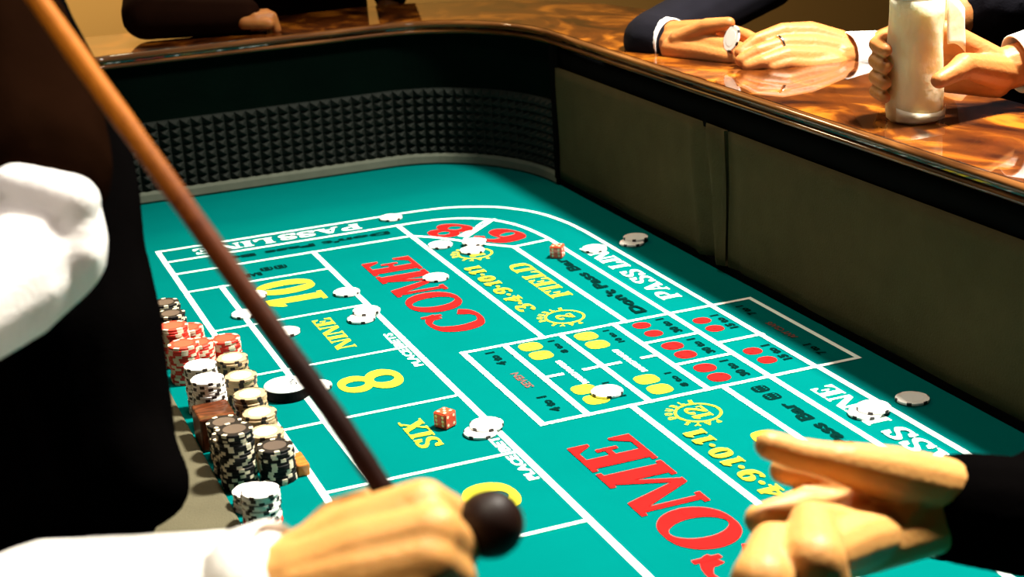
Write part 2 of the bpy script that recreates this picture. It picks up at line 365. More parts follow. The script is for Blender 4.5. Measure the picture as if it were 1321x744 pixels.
# ------------------------------------------------------------------ printed layout
PZ = 0.0005; ZL = [0.0]
def line(pts, w, name='printed_line', m='white_print', parent=None, z=PZ):
    mb = MB(); p = [Vector((q[0], q[1], z)) for q in pts]; rows = []
    for k in range(len(p)):
        a = (p[k] - p[k - 1]).normalized() if k else None; b = (p[k + 1] - p[k]).normalized() if k < len(p) - 1 else None
        t = ((a or b) + (b or a)).normalized(); n = Vector((-t.y, t.x, 0)); s = 1 / max(0.5, t.dot(a or b))
        e = p[k]
        if k == 0: e = p[k] - t * w * 0.5
        if k == len(p) - 1: e = p[k] + t * w * 0.5
        rows.append([e + n * w * 0.5 * s, e - n * w * 0.5 * s])
    mb.quadmesh(rows)
    ZL[0] += 0.00001
    for v in mb.v: v.z += ZL[0]
    return part(mb, name, M[m], parent or felt, TO)
L1, L2, B0, B1, B1b, B2, B3, B4, B5, B6 = 0.3423, 0.3965, 0.5660, 0.6180, 0.6756, 0.7310, 0.8525, 0.9170, 0.9835, 1.0421
A0, A1, A2, A3, N9, N8, C1, N6, C2, N5, N4 = 2.5376, 2.4690, 2.3960, 2.2950, 2.0960, 1.8981, 1.8380, 1.7035, 1.5706, 1.5140, 1.3246
outer = [(L1, A0), (0.60, A0), (0.767, 2.538)] + [(0.81, 2.535), (0.852, 2.525), (0.901, 2.4965), (0.930, 2.467), (0.9615, 2.410), (0.9785, 2.335), (B5, 2.27), (B5, C1)]
innr = [(L1 + 0.002, A1), (0.60, A1), (0.76, A1), (0.801, 2.4655), (0.845, 2.4465), (0.883, 2.407), (0.906, 2.350), (0.9165, 2.27), (B4, 2.20), (B4, C1)]
def smooth_line(pts, n=6):
    P = [Vector((*q, 0)) for q in pts]; out = []
    for k in range(len(P) - 1):
        p0, p1, p2, p3 = P[max(k - 1, 0)], P[k], P[k + 1], P[min(k + 2, len(P) - 1)]
        if (p2 - p1).length > 0.13: out.append(p1); continue
        m1 = (p2 - p0) * 0.5 if k and (p1 - p0).length < 0.13 else (p2 - p1); m2 = (p3 - p1) * 0.5 if (p3 - p2).length < 0.13 else (p2 - p1)
        for j in range(n):
            t = j / n; out.append((2 * t**3 - 3 * t**2 + 1) * p1 + (t**3 - 2 * t**2 + t) * m1 + (-2 * t**3 + 3 * t**2) * p2 + (t**3 - t**2) * m2)
    out.append(P[-1]); return [(q.x, q.y) for q in out]
W_, W2, W3 = 0.0082, 0.0070, 0.0058
line(smooth_line(outer), W2); line(smooth_line(innr), W2)
line([(L1, A2), (0.60, A2), (B2, A2)], W2)
line(smooth_line([(B2, A2), (0.762, 2.366), (0.793, 2.3235), (0.822, 2.283), (B3, 2.247)]) + [(0.915, 2.255)], W2)
line([(L1, A0), (L1, N5 - 0.02)], W_); line([(L2, A3), (L2, N5)], W_)
line([(B0, A2), (B0, 1.18)], W_)
line([(L1, A3), (B0 - 0.03 + 0.03, A3)], W3)
for y in (N9, N8, N6, N5): line([(L1, y), (B0, y)], W3)
line([(L2, N4), (B0, N4)], W3)
line([(B2, A1), (B2, C1)], W_); line([(B3, 2.247), (B3, C1)], W_)
line([(B2, C2), (B2, 0.95)], W_); line([(B3, C2), (B3, 0.95)], W_); line([(B4, C2), (B4, 0.95)], W_); line([(B5, C2), (B5, 0.95)], W_)
line([(B1, C1), (B6, C1)], W2); line([(B1, C2), (B6, C2)], W2)
line([(B1, C1), (B1, C2)], W_)
for x in (B1b, 0.7555, 0.8335, B4, B5 - 0.002, B6): line([(x, C1), (x, C2)], W_ if x < B6 else W2)
line([(0.8335, 1.750), (B4, 1.750)], W2); line([(0.8335, 1.6615), (B4, 1.6615)], W2); line([(B4, YC), (B5, YC)], W2)
line([(B1b, YC), (0.699, YC)], W2); line([(0.732, YC), (0.778, YC)], W2); line([(0.812, YC), (0.8335, YC)], W2)

# --- lettering: a bold slab-serif alphabet drawn with a broad nib
WK, WT = 0.25, 0.09
def nib(ctrl, closed=False, wk=WK, wt=WT, n=10):
    P = [Vector((*c, 0)) for c in ctrl]; N = len(P); pts = []
    rng = range(N if closed else N - 1)
    for k in rng:
        g = (lambda q: P[q % N]) if closed else (lambda q: P[min(max(q, 0), N - 1)])
        p0, p1, p2, p3 = g(k - 1), g(k), g(k + 1), g(k + 2)
        for j in range(n):
            t = j / n
            pts.append(0.5 * ((2 * p1) + (p2 - p0) * t + (2 * p0 - 5 * p1 + 4 * p2 - p3) * t * t + (3 * p1 - p0 - 3 * p2 + p3) * t ** 3))
    pts.append(P[0] if closed else P[-1])
    L, R = [], []
    for k in range(len(pts)):
        if closed: a, b = pts[(k - 1) if k else -2], pts[(k + 1) if k < len(pts) - 1 else 1]
        else: a, b = pts[max(k - 1, 0)], pts[min(k + 1, len(pts) - 1)]
        t = (b - a).normalized(); w = wt + (wk - wt) * abs(t.y) ** 1.6; q = Vector((-t.y, t.x, 0)) * w / 2
        L.append(pts[k] + q); R.append(pts[k] - q)
    return [[L[k], L[k + 1], R[k + 1], R[k]] for k in range(len(pts) - 1)]
def R_(x0, y0, x1, y1): return [[Vector((x0, y0, 0)), Vector((x1, y0, 0)), Vector((x1, y1, 0)), Vector((x0, y1, 0))]]
def G_(*pts): return [[Vector((*p, 0)) for p in pts]]
def oval(x0, x1, y0=0.0, y1=1.0, wk=WK, wt=WT):
    cx, cy, rx, ry = (x0 + x1) / 2, (y0 + y1) / 2, (x1 - x0 - wk) / 2, (y1 - y0 - wt) / 2
    return nib([(cx + rx * math.cos(a), cy + ry * math.sin(a)) for a in [2 * math.pi * k / 12 for k in range(12)]], True, wk, wt, 4)
def stem(x, y0=0.0, y1=1.0, s=0.07, top=True, bot=True, w=WK):
    q = R_(x, y0, x + w, y1)
    if bot: q += R_(x - s, y0, x + w + s, y0 + 0.085)
    if top: q += R_(x - s, y1 - 0.085, x + w + s, y1)
    return q
def glyph(c):                    # -> polygons, advance
    if c == 'E': return stem(0.08) + R_(0.2, 0.915, 0.72, 1) + G_((0.72, 1), (0.72, 0.68), (0.66, 0.68), (0.52, 0.92)) + R_(0.3, 0.46, 0.5, 0.55) + G_((0.46, 0.34), (0.53, 0.34), (0.53, 0.67), (0.46, 0.67)) + R_(0.2, 0, 0.76, 0.085) + G_((0.76, 0), (0.76, 0.34), (0.70, 0.34), (0.55, 0.08)), 0.84
    if c == 'F': return stem(0.08) + R_(0.2, 0.915, 0.72, 1) + G_((0.72, 1), (0.72, 0.66), (0.66, 0.66), (0.52, 0.92)) + R_(0.3, 0.44, 0.5, 0.53) + G_((0.46, 0.32), (0.53, 0.32), (0.53, 0.65), (0.46, 0.65)), 0.78
    if c == 'L': return stem(0.08) + R_(0.2, 0, 0.72, 0.085) + G_((0.72, 0), (0.72, 0.38), (0.66, 0.38), (0.5, 0.08)), 0.80
    if c == 'I': return stem(0.08), 0.47
    if c == 'M': return stem(0.05, w=0.10, top=False) + R_(-0.02, 0.915, 0.25, 1) + stem(0.80) + G_((0.06, 1), (0.32, 1), (0.62, 0.0), (0.50, 0.0)) + G_((0.50, 0.0), (0.60, 0.0), (0.92, 1), (0.82, 1)) + R_(0.80, 0.915, 1.10, 1), 1.18
    if c == 'N': return stem(0.06, w=0.10, top=False) + R_(-0.02, 0.915, 0.25, 1) + stem(0.72, w=0.10, bot=False) + G_((0.06, 1), (0.32, 1), (0.82, 0.0), (0.60, 0.0)), 0.95
    if c == 'A': return G_((0.36, 1), (0.56, 1), (0.90, 0), (0.62, 0)) + G_((0.36, 1), (0.46, 1), (0.18, 0), (0.08, 0)) + R_(0.0, 0, 0.28, 0.085) + R_(0.54, 0, 0.98, 0.085) + R_(0.2, 0.28, 0.66, 0.37), 1.02
    if c == 'P': return stem(0.08) + nib([(0.25, 0.957), (0.5, 0.957), (0.68, 0.86), (0.70, 0.72), (0.66, 0.56), (0.5, 0.46), (0.25, 0.46)]), 0.88
    if c == 'D': return stem(0.08) + nib([(0.25, 0.957), (0.5, 0.957), (0.74, 0.82), (0.80, 0.5), (0.74, 0.18), (0.5, 0.043), (0.25, 0.043)]), 1.0
    if c == 'B': return stem(0.08) + nib([(0.25, 0.957), (0.48, 0.957), (0.62, 0.86), (0.64, 0.74), (0.6, 0.6), (0.48, 0.52), (0.25, 0.52)]) + nib([(0.25, 0.52), (0.5, 0.52), (0.68, 0.42), (0.71, 0.28), (0.66, 0.12), (0.5, 0.043), (0.25, 0.043)]), 0.9
    if c == 'T': return stem(0.26, top=False) + R_(0.0, 0.915, 0.77, 1) + G_((0, 1), (0, 0.66), (0.06, 0.66), (0.2, 0.92)) + G_((0.77, 1), (0.77, 0.66), (0.71, 0.66), (0.57, 0.92)), 0.85
    if c == 'X': return G_((0.04, 1), (0.34, 1), (0.86, 0), (0.56, 0)) + G_((0.70, 1), (0.82, 1), (0.18, 0), (0.06, 0)) + R_(-0.02, 0.915, 0.42, 1) + R_(0.60, 0.915, 0.90, 1) + R_(-0.02, 0, 0.30, 0.085) + R_(0.48, 0, 0.92, 0.085), 0.96
    if c == 'C': return nib([(0.80, 0.70), (0.72, 0.87), (0.5, 0.957), (0.24, 0.84), (0.14, 0.5), (0.24, 0.16), (0.5, 0.043), (0.72, 0.11), (0.84, 0.30)]) + R_(0.78, 0.62, 0.86, 1.0), 0.95
    if c == 'O': return oval(0.02, 0.96), 1.0
    if c == 'S': return nib([(0.62, 0.70), (0.56, 0.88), (0.38, 0.957), (0.19, 0.88), (0.16, 0.72), (0.30, 0.58), (0.50, 0.46), (0.62, 0.30), (0.54, 0.11), (0.36, 0.043), (0.16, 0.10), (0.08, 0.28)], wt=0.11, wk=0.22) + R_(0.60, 0.64, 0.68, 1.0) + R_(0.02, 0.0, 0.10, 0.36), 0.78
    if c == '0': return oval(0.03, 0.70), 0.76
    if c == '1': return stem(0.16, top=False) + G_((0.16, 1), (0.41, 1), (0.41, 0.9), (0.16, 0.74), (0.02, 0.72), (0.02, 0.80)), 0.55
    if c == '2': return nib([(0.10, 0.66), (0.14, 0.86), (0.36, 0.957), (0.56, 0.86), (0.58, 0.68), (0.44, 0.46), (0.24, 0.26), (0.08, 0.06)], wt=0.12) + R_(0.02, 0.0, 0.68, 0.14) + R_(0.60, 0.0, 0.68, 0.32), 0.74
    if c == '3': return nib([(0.08, 0.74), (0.16, 0.90), (0.34, 0.957), (0.54, 0.86), (0.54, 0.66), (0.40, 0.54), (0.28, 0.52)], wt=0.12) + nib([(0.28, 0.52), (0.46, 0.50), (0.60, 0.34), (0.56, 0.12), (0.34, 0.043), (0.14, 0.10), (0.06, 0.26)], wt=0.12), 0.72
    if c == '4': return R_(0.38, 0.0, 0.62, 1.0) + R_(0.28, 0, 0.72, 0.085) + R_(0.0, 0.24, 0.76, 0.35) + G_((0.48, 1.0), (0.62, 1.0), (0.14, 0.32), (0.0, 0.32)), 0.80
    if c == '5': return R_(0.10, 0.86, 0.64, 1.0) + R_(0.10, 0.50, 0.18, 1.0) + nib([(0.12, 0.54), (0.32, 0.62), (0.52, 0.52), (0.58, 0.32), (0.50, 0.12), (0.30, 0.045), (0.12, 0.12), (0.06, 0.28)], wt=0.12), 0.74
    if c == '6': return oval(0.03, 0.70, 0.0, 0.60) + nib([(0.60, 0.84), (0.44, 0.957), (0.22, 0.82), (0.15, 0.56), (0.15, 0.3)], wt=0.12), 0.76
    if c == '9': return oval(0.03, 0.70, 0.40, 1.0) + nib([(0.12, 0.16), (0.28, 0.043), (0.50, 0.18), (0.575, 0.44), (0.575, 0.7)], wt=0.12), 0.76
    if c == '8': return oval(0.08, 0.66, 0.47, 1.0, 0.19, 0.11) + oval(0.03, 0.71, 0.0, 0.56, 0.22, 0.12), 0.76
    if c == '.': return [[Vector((0.16 + 0.12 * math.cos(a), 0.45 + 0.12 * math.sin(a), 0)) for a in [2 * math.pi * k / 10 for k in range(10)]]], 0.34
    return [], 0.45
def serif_polys(text):
    x, out = 0.0, []
    for ch in text:
        g, adv = glyph(ch); out += [[v + Vector((x, 0, 0)) for v in q] for q in g]; x += adv
    return out
def sans_polys(text, bold=0.03):
    cu = bpy.data.curves.new('t', 'FONT'); cu.body = text; cu.offset = bold; cu.resolution_u = 2
    o = bpy.data.objects.new('t', cu); C.objects.link(o); bpy.context.view_layer.update()
    me = bpy.data.meshes.new_from_object(o.evaluated_get(bpy.context.evaluated_depsgraph_get()))
    out = [[Vector(me.vertices[i].co) for i in p.vertices] for p in me.polygons]
    bpy.data.objects.remove(o); bpy.data.curves.remove(cu); bpy.data.meshes.remove(me)
    return out
def lettering(text, p0, p1, height, m, name='lettering', sans=False, bold=0.03, z=PZ, parent=None, org=TO):
    """writes from p0 to p1 along the baseline; up is to the left of the writing direction"""
    polys = sans_polys(text, bold) if sans else serif_polys(text)
    xs = [v.x for q in polys for v in q]; ys = [v.y for q in polys for v in q]
    x0, x1, y0, y1 = min(xs), max(xs), min(ys), max(ys)
    a, b = Vector((*p0, 0)), Vector((*p1, 0)); d = (b - a); u = Vector((-d.y, d.x, 0)).normalized()
    mb = MB()
    for k_, q in enumerate(polys):
        mb.poly([Vector((0, 0, k_ * 4e-6)) + a + d * ((v.x - x0) / (x1 - x0)) + u * height * ((v.y - y0) / (y1 - y0)) + Vector((0, 0, z)) for v in q])
    return part(mb, name, M[m], parent or felt, org)
# reading from the players' wall: writing runs down the table (+y), up points to the dealers (-x)
def lx(text, base_x, y0, y1, h_, m, **k): return lettering(text, (base_x, y0), (base_x, y1), h_, m, **k)
lx('COME', 0.6915, 1.918, 2.290, 0.0780, 'red_print', name='come_lettering')
lx('COME', 0.6925, 1.118, 1.497, 0.0780, 'red_print', name='come_lettering')
for y_ in (1.893, 1.222):
    lx('PASS', 0.9665, y_, y_ + 0.146, 0.0305, 'white_print', name='pass_lettering'); lx('LINE', 0.9665, y_ + 0.166, y_ + 0.290, 0.0305, 'white_print', name='line_lettering')
lettering('PASS', (0.675, 2.5185), (0.536, 2.5185), 0.0325, 'white_print', 'pass_lettering'); lettering('LINE', (0.527, 2.5185), (0.395, 2.5185), 0.0325, 'white_print', 'line_lettering')
lettering("Don't Pass Bar", (0.706, 2.4435), (0.412, 2.4435), 0.0170, 'black_print', 'dont_pass_lettering', sans=True, bold=0.04)
lx("Don't Pass Bar", 0.896, 1.860, 2.150, 0.0190, 'black_print', name='dont_pass_lettering', sans=True, bold=0.04)
lx("Don't Pass Bar", 0.896, 1.250, 1.490, 0.0190, 'black_print', name='dont_pass_lettering', sans=True, bold=0.04)
printed_dont = ((0.8870, 1.5415), (0.8870, 1.5145))
lx('FIELD', 0.838, 1.981, 2.160, 0.0330, 'yellow_print', name='field_lettering')
lx('FIELD', 0.838, 1.252, 1.434, 0.0330, 'yellow_print', name='field_lettering')
lx('3.4.9.10.11', 0.7690, 1.948, 2.182, 0.0260, 'yellow_print', name='field_numbers')
lx('3.4.9.10.11', 0.7700, 1.236, 1.470, 0.0260, 'yellow_print', name='field_numbers')
lx('10', 0.5250, 2.150, 2.274, 0.0870, 'yellow_print', name='point_number')
lx('NINE', 0.5030, 1.934, 2.068, 0.0270, 'yellow_print', name='point_number')
lx('8', 0.5225, 1.768, 1.836, 0.0820, 'yellow_print', name='point_number')
lx('SIX', 0.4990, 1.571, 1.657, 0.0285, 'yellow_print', name='point_number')
lx('5', 0.5260, 1.385, 1.456, 0.0850, 'yellow_print', name='point_number')
lettering('8', (0.845, 2.385), (0.805, 2.440), 0.072, 'red_print', 'big_eight')
lettering('6', (0.902, 2.288), (0.877, 2.362), 0.070, 'red_print', 'big_six')
for yb in (N8, N5):
    lx('PLACE', 0.5595, yb - 0.076, yb - 0.006, 0.0125, 'white_print', name='place_lettering', sans=True, bold=0.035)
    lx('BETS', 0.5595, yb + 0.006, yb + 0.064, 0.0125, 'white_print', name='bets_lettering', sans=True, bold=0.035)
# divider between the two big corner numbers: small stacked letters on a slant
lettering('BIG', (0.806, 2.342), (0.880, 2.408), 0.015, 'white_print', 'corner_divider', sans=True, bold=0.06)
line([(0.800, 2.331), (0.884, 2.414)], 0.004)
# don't come box mark: two dice and a bar
def rrect(cx, cy, sx, sy, r=0.35, n=5):
    pts = []
    for qx, qy, a0 in ((1, 1, 0), (-1, 1, 90), (-1, -1, 180), (1, -1, 270)):
        for k in range(n + 1):
            a = math.radians(a0 + 90 * k / n); rr = r * min(sx, sy)
            pts.append((cx + qx * (sx / 2 - rr) + rr * math.cos(a), cy + qy * (sy / 2 - rr) + rr * math.sin(a)))
    return pts
def flat(pts, m, name, z=PZ, parent=None):
    mb = MB(); mb.poly([(x, y, z) for x, y in pts]); return part(mb, name, M[m], parent or felt, TO)
def printed_die(cx, cy, s, m, pm, n, r=0.3):
    d = flat(rrect(cx, cy, s, s, r), m, 'printed_die')
    P = {1: [(0, 0)], 2: [(-1, -1), (1, 1)], 3: [(-1, -1), (0, 0), (1, 1)], 4: [(-1, -1), (1, 1), (-1, 1), (1, -1)], 5: [(-1, -1), (1, 1), (-1, 1), (1, -1), (0, 0)], 6: [(-1, -1), (1, 1), (-1, 1), (1, -1), (-1, 0), (1, 0)]}[n]
    mb = MB()
    for a, b in P: mb.poly([(cx + a * s * 0.25 + 0.07 * s * math.cos(t), cy + b * s * 0.25 + 0.07 * s * math.sin(t), PZ * 2) for t in [math.pi * k / 4 for k in range(8)]])
    part(mb, 'printed_pips', M[pm], felt, TO)
for c_ in printed_dont: printed_die(c_[0], c_[1], 0.020, 'black_print', 'felt', 6)
printed_die(0.478, 2.346, 0.020, 'black_print', 'felt', 6); printed_die(0.500, 2.346, 0.020, 'black_print', 'felt', 6)
lettering('BAR', (0.466, 2.336), (0.437, 2.336), 0.018, 'black_print', 'bar_lettering', sans=True, bold=0.05)
# field circles with small words round them
def ring_mark(cx, cy, r, text, words):
    mb = MB(); rows = []
    for k in range(41):
        a = 2 * math.pi * k / 40; rows.append([(cx + (r + 0.0018) * math.cos(a), cy + (r + 0.0018) * math.sin(a), PZ), (cx + (r - 0.0018) * math.cos(a), cy + (r - 0.0018) * math.sin(a), PZ)])
    mb.quadmesh(rows); part(mb, 'field_circle', M['yellow_print'], felt, TO)
    hw = 0.017 if len(text) > 1 else 0.010
    lx(text, cx + 0.0125, cy - hw, cy + hw, 0.025, 'yellow_print', name='circled_number')
    n = len(words); mb = MB(); a0, a1 = math.radians(283), math.radians(77)     # clockwise over the -x side
    for k, ch in enumerate(words):
        if ch == ' ': continue
        a = a0 + (a1 - a0) * k / (n - 1); c = Vector((cx + (r + 0.0035) * math.cos(a), cy + (r + 0.0035) * math.sin(a), PZ)); o_ = Vector((math.cos(a), math.sin(a), 0)); d = Vector((math.sin(a), -math.cos(a), 0))
        pl = sans_polys(ch, 0.05); xs = [v.x for q in pl for v in q]; mx = (min(xs) + max(xs)) / 2
        for q in pl: mb.poly([c + d * (v.x - mx) * 0.0105 + o_ * v.y * 0.0118 for v in q])
    part(mb, 'circle_lettering', M['yellow_print'], felt, TO)
ring_mark(0.789, 1.900, 0.0265, '2', 'PAYS DOUBLE'); ring_mark(0.787, 2.247, 0.0265, '12', 'PAYS DOUBLE'); ring_mark(0.789, 1.514, 0.0265, '12', 'PAYS DOUBLE')
# middle box: hardways, craps bets
for (x, y, n1) in ((0.7035, 1.797, 3), (0.7825, 1.796, 5), (0.7035, 1.627, 2), (0.7835, 1.6185, 4)):
    printed_die(x, y + 0.018, 0.030, 'yellow_print', 'yellow_print', n1, 0.36); printed_die(x, y - 0.018, 0.030, 'yellow_print', 'yellow_print', n1, 0.36)
    lx('10 to 1' if n1 in (2, 5) else '8 to 1', x + 0.0365, y - 0.026, y + 0.026, 0.0095, 'black_print', name='odds_lettering', sans=True, bold=0.05)
for x in (0.7180, 0.7975):
    lx('HARDWAYS', x, 1.660, 1.750, 0.0085, 'white_print', name='hardways_lettering', sans=True, bold=0.09)
for (x, y, a, s) in ((0.864, 1.7965, 1, 0.024), (0.864, 1.7065, 6, 0.028), (0.863, 1.617, 2, 0.028), (0.942, 1.7725, 1, 0.024), (0.9425, 1.6385, 3, 0.024)):
    printed_die(x, y + 0.018, s, 'red_print', 'red_print', a, 0.45); printed_die(x, y - 0.018, s, 'red_print', 'red_print', a, 0.45)
    lx('30 to 1' if x < 0.9 else '15 to 1', x + (0.038 if x < 0.9 else 0.030), y - 0.030, y + 0.030, 0.0125, 'black_print', name='odds_lettering', sans=True, bold=0.06)
for y in (1.797, 1.624):
    lx('4 to 1', 0.6555, y - 0.026, y + 0.026, 0.0130, 'black_print', name='odds_lettering', sans=True, bold=0.06)
    lx('7 to 1', 1.019, y - 0.020, y + 0.020, 0.0120, 'black_print', name='odds_lettering', sans=True, bold=0.06)
lx('SEVEN', 0.6550, 1.683, 1.738, 0.0110, 'faint_red_print', name='seven_lettering', sans=True, bold=0.03)
lx('ANY CRAPS', 1.018, 1.670, 1.740, 0.0100, 'faint_red_print', name='any_craps_lettering', sans=True, bold=0.03)

# ------------------------------------------------------------------ chips
CR, CT = 0.0195, 0.0033
def chip_meshes(kind, body, spot, inlay, nsp, ri=0.80, wid=0.42):
    mb = MB(); mb.lathe([(CR - 0.0006, 0), (CR, 0.0005), (CR, CT - 0.0005), (CR - 0.0006, CT)], n=32)
    b = mb.mesh('chip_' + kind); b.materials.append(M[body])
    mb = MB()
    for k in range(nsp):
        a0 = 2 * math.pi * k / nsp; da = math.pi / nsp * wid; e = 0.00012; rows = []
        for j in range(4):
            a = a0 - da + 2 * da * j / 3; c, s = math.cos(a), math.sin(a)
            rows.append([(r * c, r * s, z) for r, z in ((CR * ri, -e), (CR + e, -e), (CR + e, CT + e), (CR * ri, CT + e))])
        i = mb.quadmesh(rows, close_u=True, flip=True); mb.f.append((i, i + 1, i + 2, i + 3)); mb.f.append((i + 15, i + 14, i + 13, i + 12))
    sp = mb.mesh('chip_spots_' + kind); sp.materials.append(M[spot])
    mb = MB(); mb.lathe([(CR * 0.64, CT - 0.0003), (CR * 0.64, CT + 0.00012), (CR * 0.62, CT + 0.00015)], n=24)
    il = mb.mesh('chip_inlay_' + kind); il.materials.append(M[inlay])
    return b, sp, il
CH = {'white': chip_meshes('white', 'chip_white', 'spot_dark', 'inlay_white', 6, 0.93, 0.28),
      'cream': chip_meshes('cream', 'chip_cream', 'spot_dark', 'inlay_white', 6, 0.9, 0.28),
      'red': chip_meshes('red', 'chip_red', 'spot_white', 'inlay_red', 6),
      'black': chip_meshes('black', 'chip_black', 'spot_white', 'inlay_grey', 6, 0.80, 0.30)}
def chip(kind, x, y, z, label, group=None, tilt=(0, 0), inlay=True):
    b, sp, il = CH[kind]
    o = bpy.data.objects.new(kind + '_chip', b); C.objects.link(o)
    o.location = (x, y, z + FZ); o.rotation_euler = (tilt[0], tilt[1], random.uniform(0, 6.28))
    s = bpy.data.objects.new('edge_spots', sp); C.objects.link(s); s.parent = o
    if inlay:
        i = bpy.data.objects.new('inlay', il); C.objects.link(i); i.parent = o
    return tag(o, label, 'chip', group)
STACKS = []
def stack(px, py, n, kinds, where, group):               # px,py: middle of the top chip in the picture
    top = onz(px, py, n * CT); STACKS.append([top.x, top.y, n, kinds, where, group])
def build_stacks():
    for it in range(200):                                # stand the stacks side by side without overlap
        for a in range(len(STACKS)):
            A = STACKS[a]
            for b in range(a + 1, len(STACKS)):
                B = STACKS[b]; dx, dy = B[0] - A[0], B[1] - A[1]; d = math.hypot(dx, dy); need = 2 * CR + 0.0022 - d
                if need > 0:
                    A[0] -= dx / d * need / 2; A[1] -= dy / d * need / 2; B[0] += dx / d * need / 2; B[1] += dy / d * need / 2
            A[0] = min(max(A[0], 0.2475 + CR + 0.001), L1 - 0.004)
    for x, y, n, kinds, where, group in STACKS:
        for k in range(n):
            kd = kinds if isinstance(kinds, str) else kinds[0 if k < kinds[2] else 1]
            lb = (kd + ' chip within ' if k < n - 1 else kd + ' chip topmost on ') + where
            chip(kd, x + random.uniform(-.0009, .0009), y + random.uniform(-.0009, .0009), k * (CT + 0.00002) + 0.0002, lb, group, inlay=(k == n - 1))
Z0 = 0.0008
def one(px, py, label, kind='white', z=Z0, dx=0, dy=0):
    p = onz(px, py, CT); return chip(kind, p.x + dx, p.y + dy, z, label)
one(504, 280, 'white chip on the pass line strip by the far end of the table')
one(568, 315, 'white chip in the corner beside the red figure eight')
one(609, 322, 'lower white chip of the pair on the circled field number by the corner')
one(612, 314, 'upper white chip resting on another over the circled number by the corner', z=Z0 + CT + 0.0003)
one(562, 357, 'white chip lying on the far red COME lettering')
one(447, 376, 'white chip on the line at the corner of the 10 box')
one(466, 410, 'lower white chip of the overlapping pair on the line beside NINE')
one(473, 403, 'upper white chip of the overlapping pair on the line beside NINE', z=Z0 + CT + 0.0003)
one(783, 504, 'white chip covering the yellow hardway dice nearest the camera')
one(620, 556, 'lower white chip of the pair on the line beside SIX')
one(628, 550, 'upper white chip of the pair on the line beside SIX', z=Z0 + CT + 0.0003)
one(767, 320, 'white chip on the end of the far right PASS LINE lettering')
one(815, 312, 'lower white chip of the pair on bare felt near the olive wall')
one(820, 308, 'upper white chip of the pair on bare felt near the olive wall', z=Z0 + CT + 0.0003)
one(1177, 513, 'white chip alone on dark felt by the wall, near the right edge')
one(1116, 531, 'white chip on the near right PASS LINE lettering, left of the pair')
one(1127, 528, 'white chip on the near right PASS LINE lettering, right of the pair', z=Z0 + CT + 0.0003)
one(369, 427, 'white chip half hidden by the stick beside NINE')
one(327, 380, 'white chip behind the stick at the 10 box')
one(408, 497, 'white chip behind the stick left of the 8')
one(316, 404, 'white chip behind the stick on the inner box line')
one(1218, 706, 'red chip with white edge spots under the reaching arm', kind='red')
g = 'black chip stacks beside the ledge'
stack(303, 553, 20, 'black', 'the tallest black stack, beside the beige ledge', g); stack(270, 566, 13, 'black', 'the black stack touching the beige ledge', g)
stack(290, 545, 13, 'black', 'the black stack behind the tallest one', g); stack(333, 578, 12, 'black', 'the black stack nearest the white layout line', g)
g = 'cream chip stacks'
for (px, py), w in zip(((299, 461), (310, 484), (322, 508), (334, 532), (343, 556)), ('the farthest cream stack, next to the red chips', 'the second cream stack from the red chips', 'the middle cream stack of the row of five', 'the second cream stack from the black chips', 'the nearest cream stack, next to the black chips')): stack(px, py, 12, 'cream', w, g)
g = 'tall white chip stacks'
stack(258, 470, 18, 'white', 'the farther of two tall white stacks', g); stack(268, 488, 18, 'white', 'the nearer of two tall white stacks', g)
g = 'red chip stacks'
for (px, py, n), w in zip(((226, 418, 16), (240, 424, 11), (241, 440, 15), (262, 441, 11), (280, 440, 9)), ('the farthest red stack, beside the black vest', 'the red stack behind, second from the vest', 'the front red stack beside the black vest', 'the red stack second from the white line', 'the low red stack nearest the white line')): stack(px, py, n, 'red', w, g)
g = 'far black chip stacks'
for (px, py, n), w in zip(((213, 390, 12), (220, 404, 13)), ('the farthest dark stack at the table end', 'the dark stack just behind the red chips')): stack(px, py, n, 'black', w, g)
stack(301, 636, 6, 'white', 'the short white stack against the beige ledge', 'short white chip stack')
stack(324, 634, 12, ('red', 'white', 3), 'the nearest stack, above the white cuff', 'nearest mixed chip stack')

build_stacks()
# wooden blocks among the stacks
mb = MB(); mb.box((0.2485, 1.684, 0.0005), (0.290, 1.736, 0.040))
o = thing(mb, 'wooden_block', M['block_wood'], (0.269, 1.71, 0.0005), label='dark brown wooden block between white and black chip stacks', cat='block'); auto_bevel(o, 0.002)
mb = MB(); mb.box((0.3292, 1.566, 0.0005), (0.3425, 1.604, 0.014))
o = thing(mb, 'wooden_block', M['tray_wood'], (0.336, 1.585, 0.0005), label='small orange wooden block beside the black chips near the white line', cat='block'); auto_bevel(o, 0.0015)
# puck
P = onz(370, 496, 0.014); po = Vector((P.x, P.y, 0.0006))
puck = empty('marker_puck', po, 'round white topped marker puck with black base beside the stick', 'puck')
mb = MB(); mb.lathe([(0.0268, 0.0), (0.0285, 0.0012), (0.0285, 0.0120), (0.0275, 0.0130)], po, 40); part(mb, 'base', M['puck_black'], puck, po, False)
mb = MB(); mb.lathe([(0.0280, 0.0130), (0.0283, 0.0135), (0.0278, 0.0145), (0.0262, 0.0150)], po, 40); top_ = part(mb, 'top', M['inlay_white'], puck, po, False)
lettering('ON', (po.x + 0.012, po.y - 0.010), (po.x + 0.012, po.y + 0.010), 0.009, 'black_print', 'on_lettering', True, 0.02, 0.01575, puck, po)
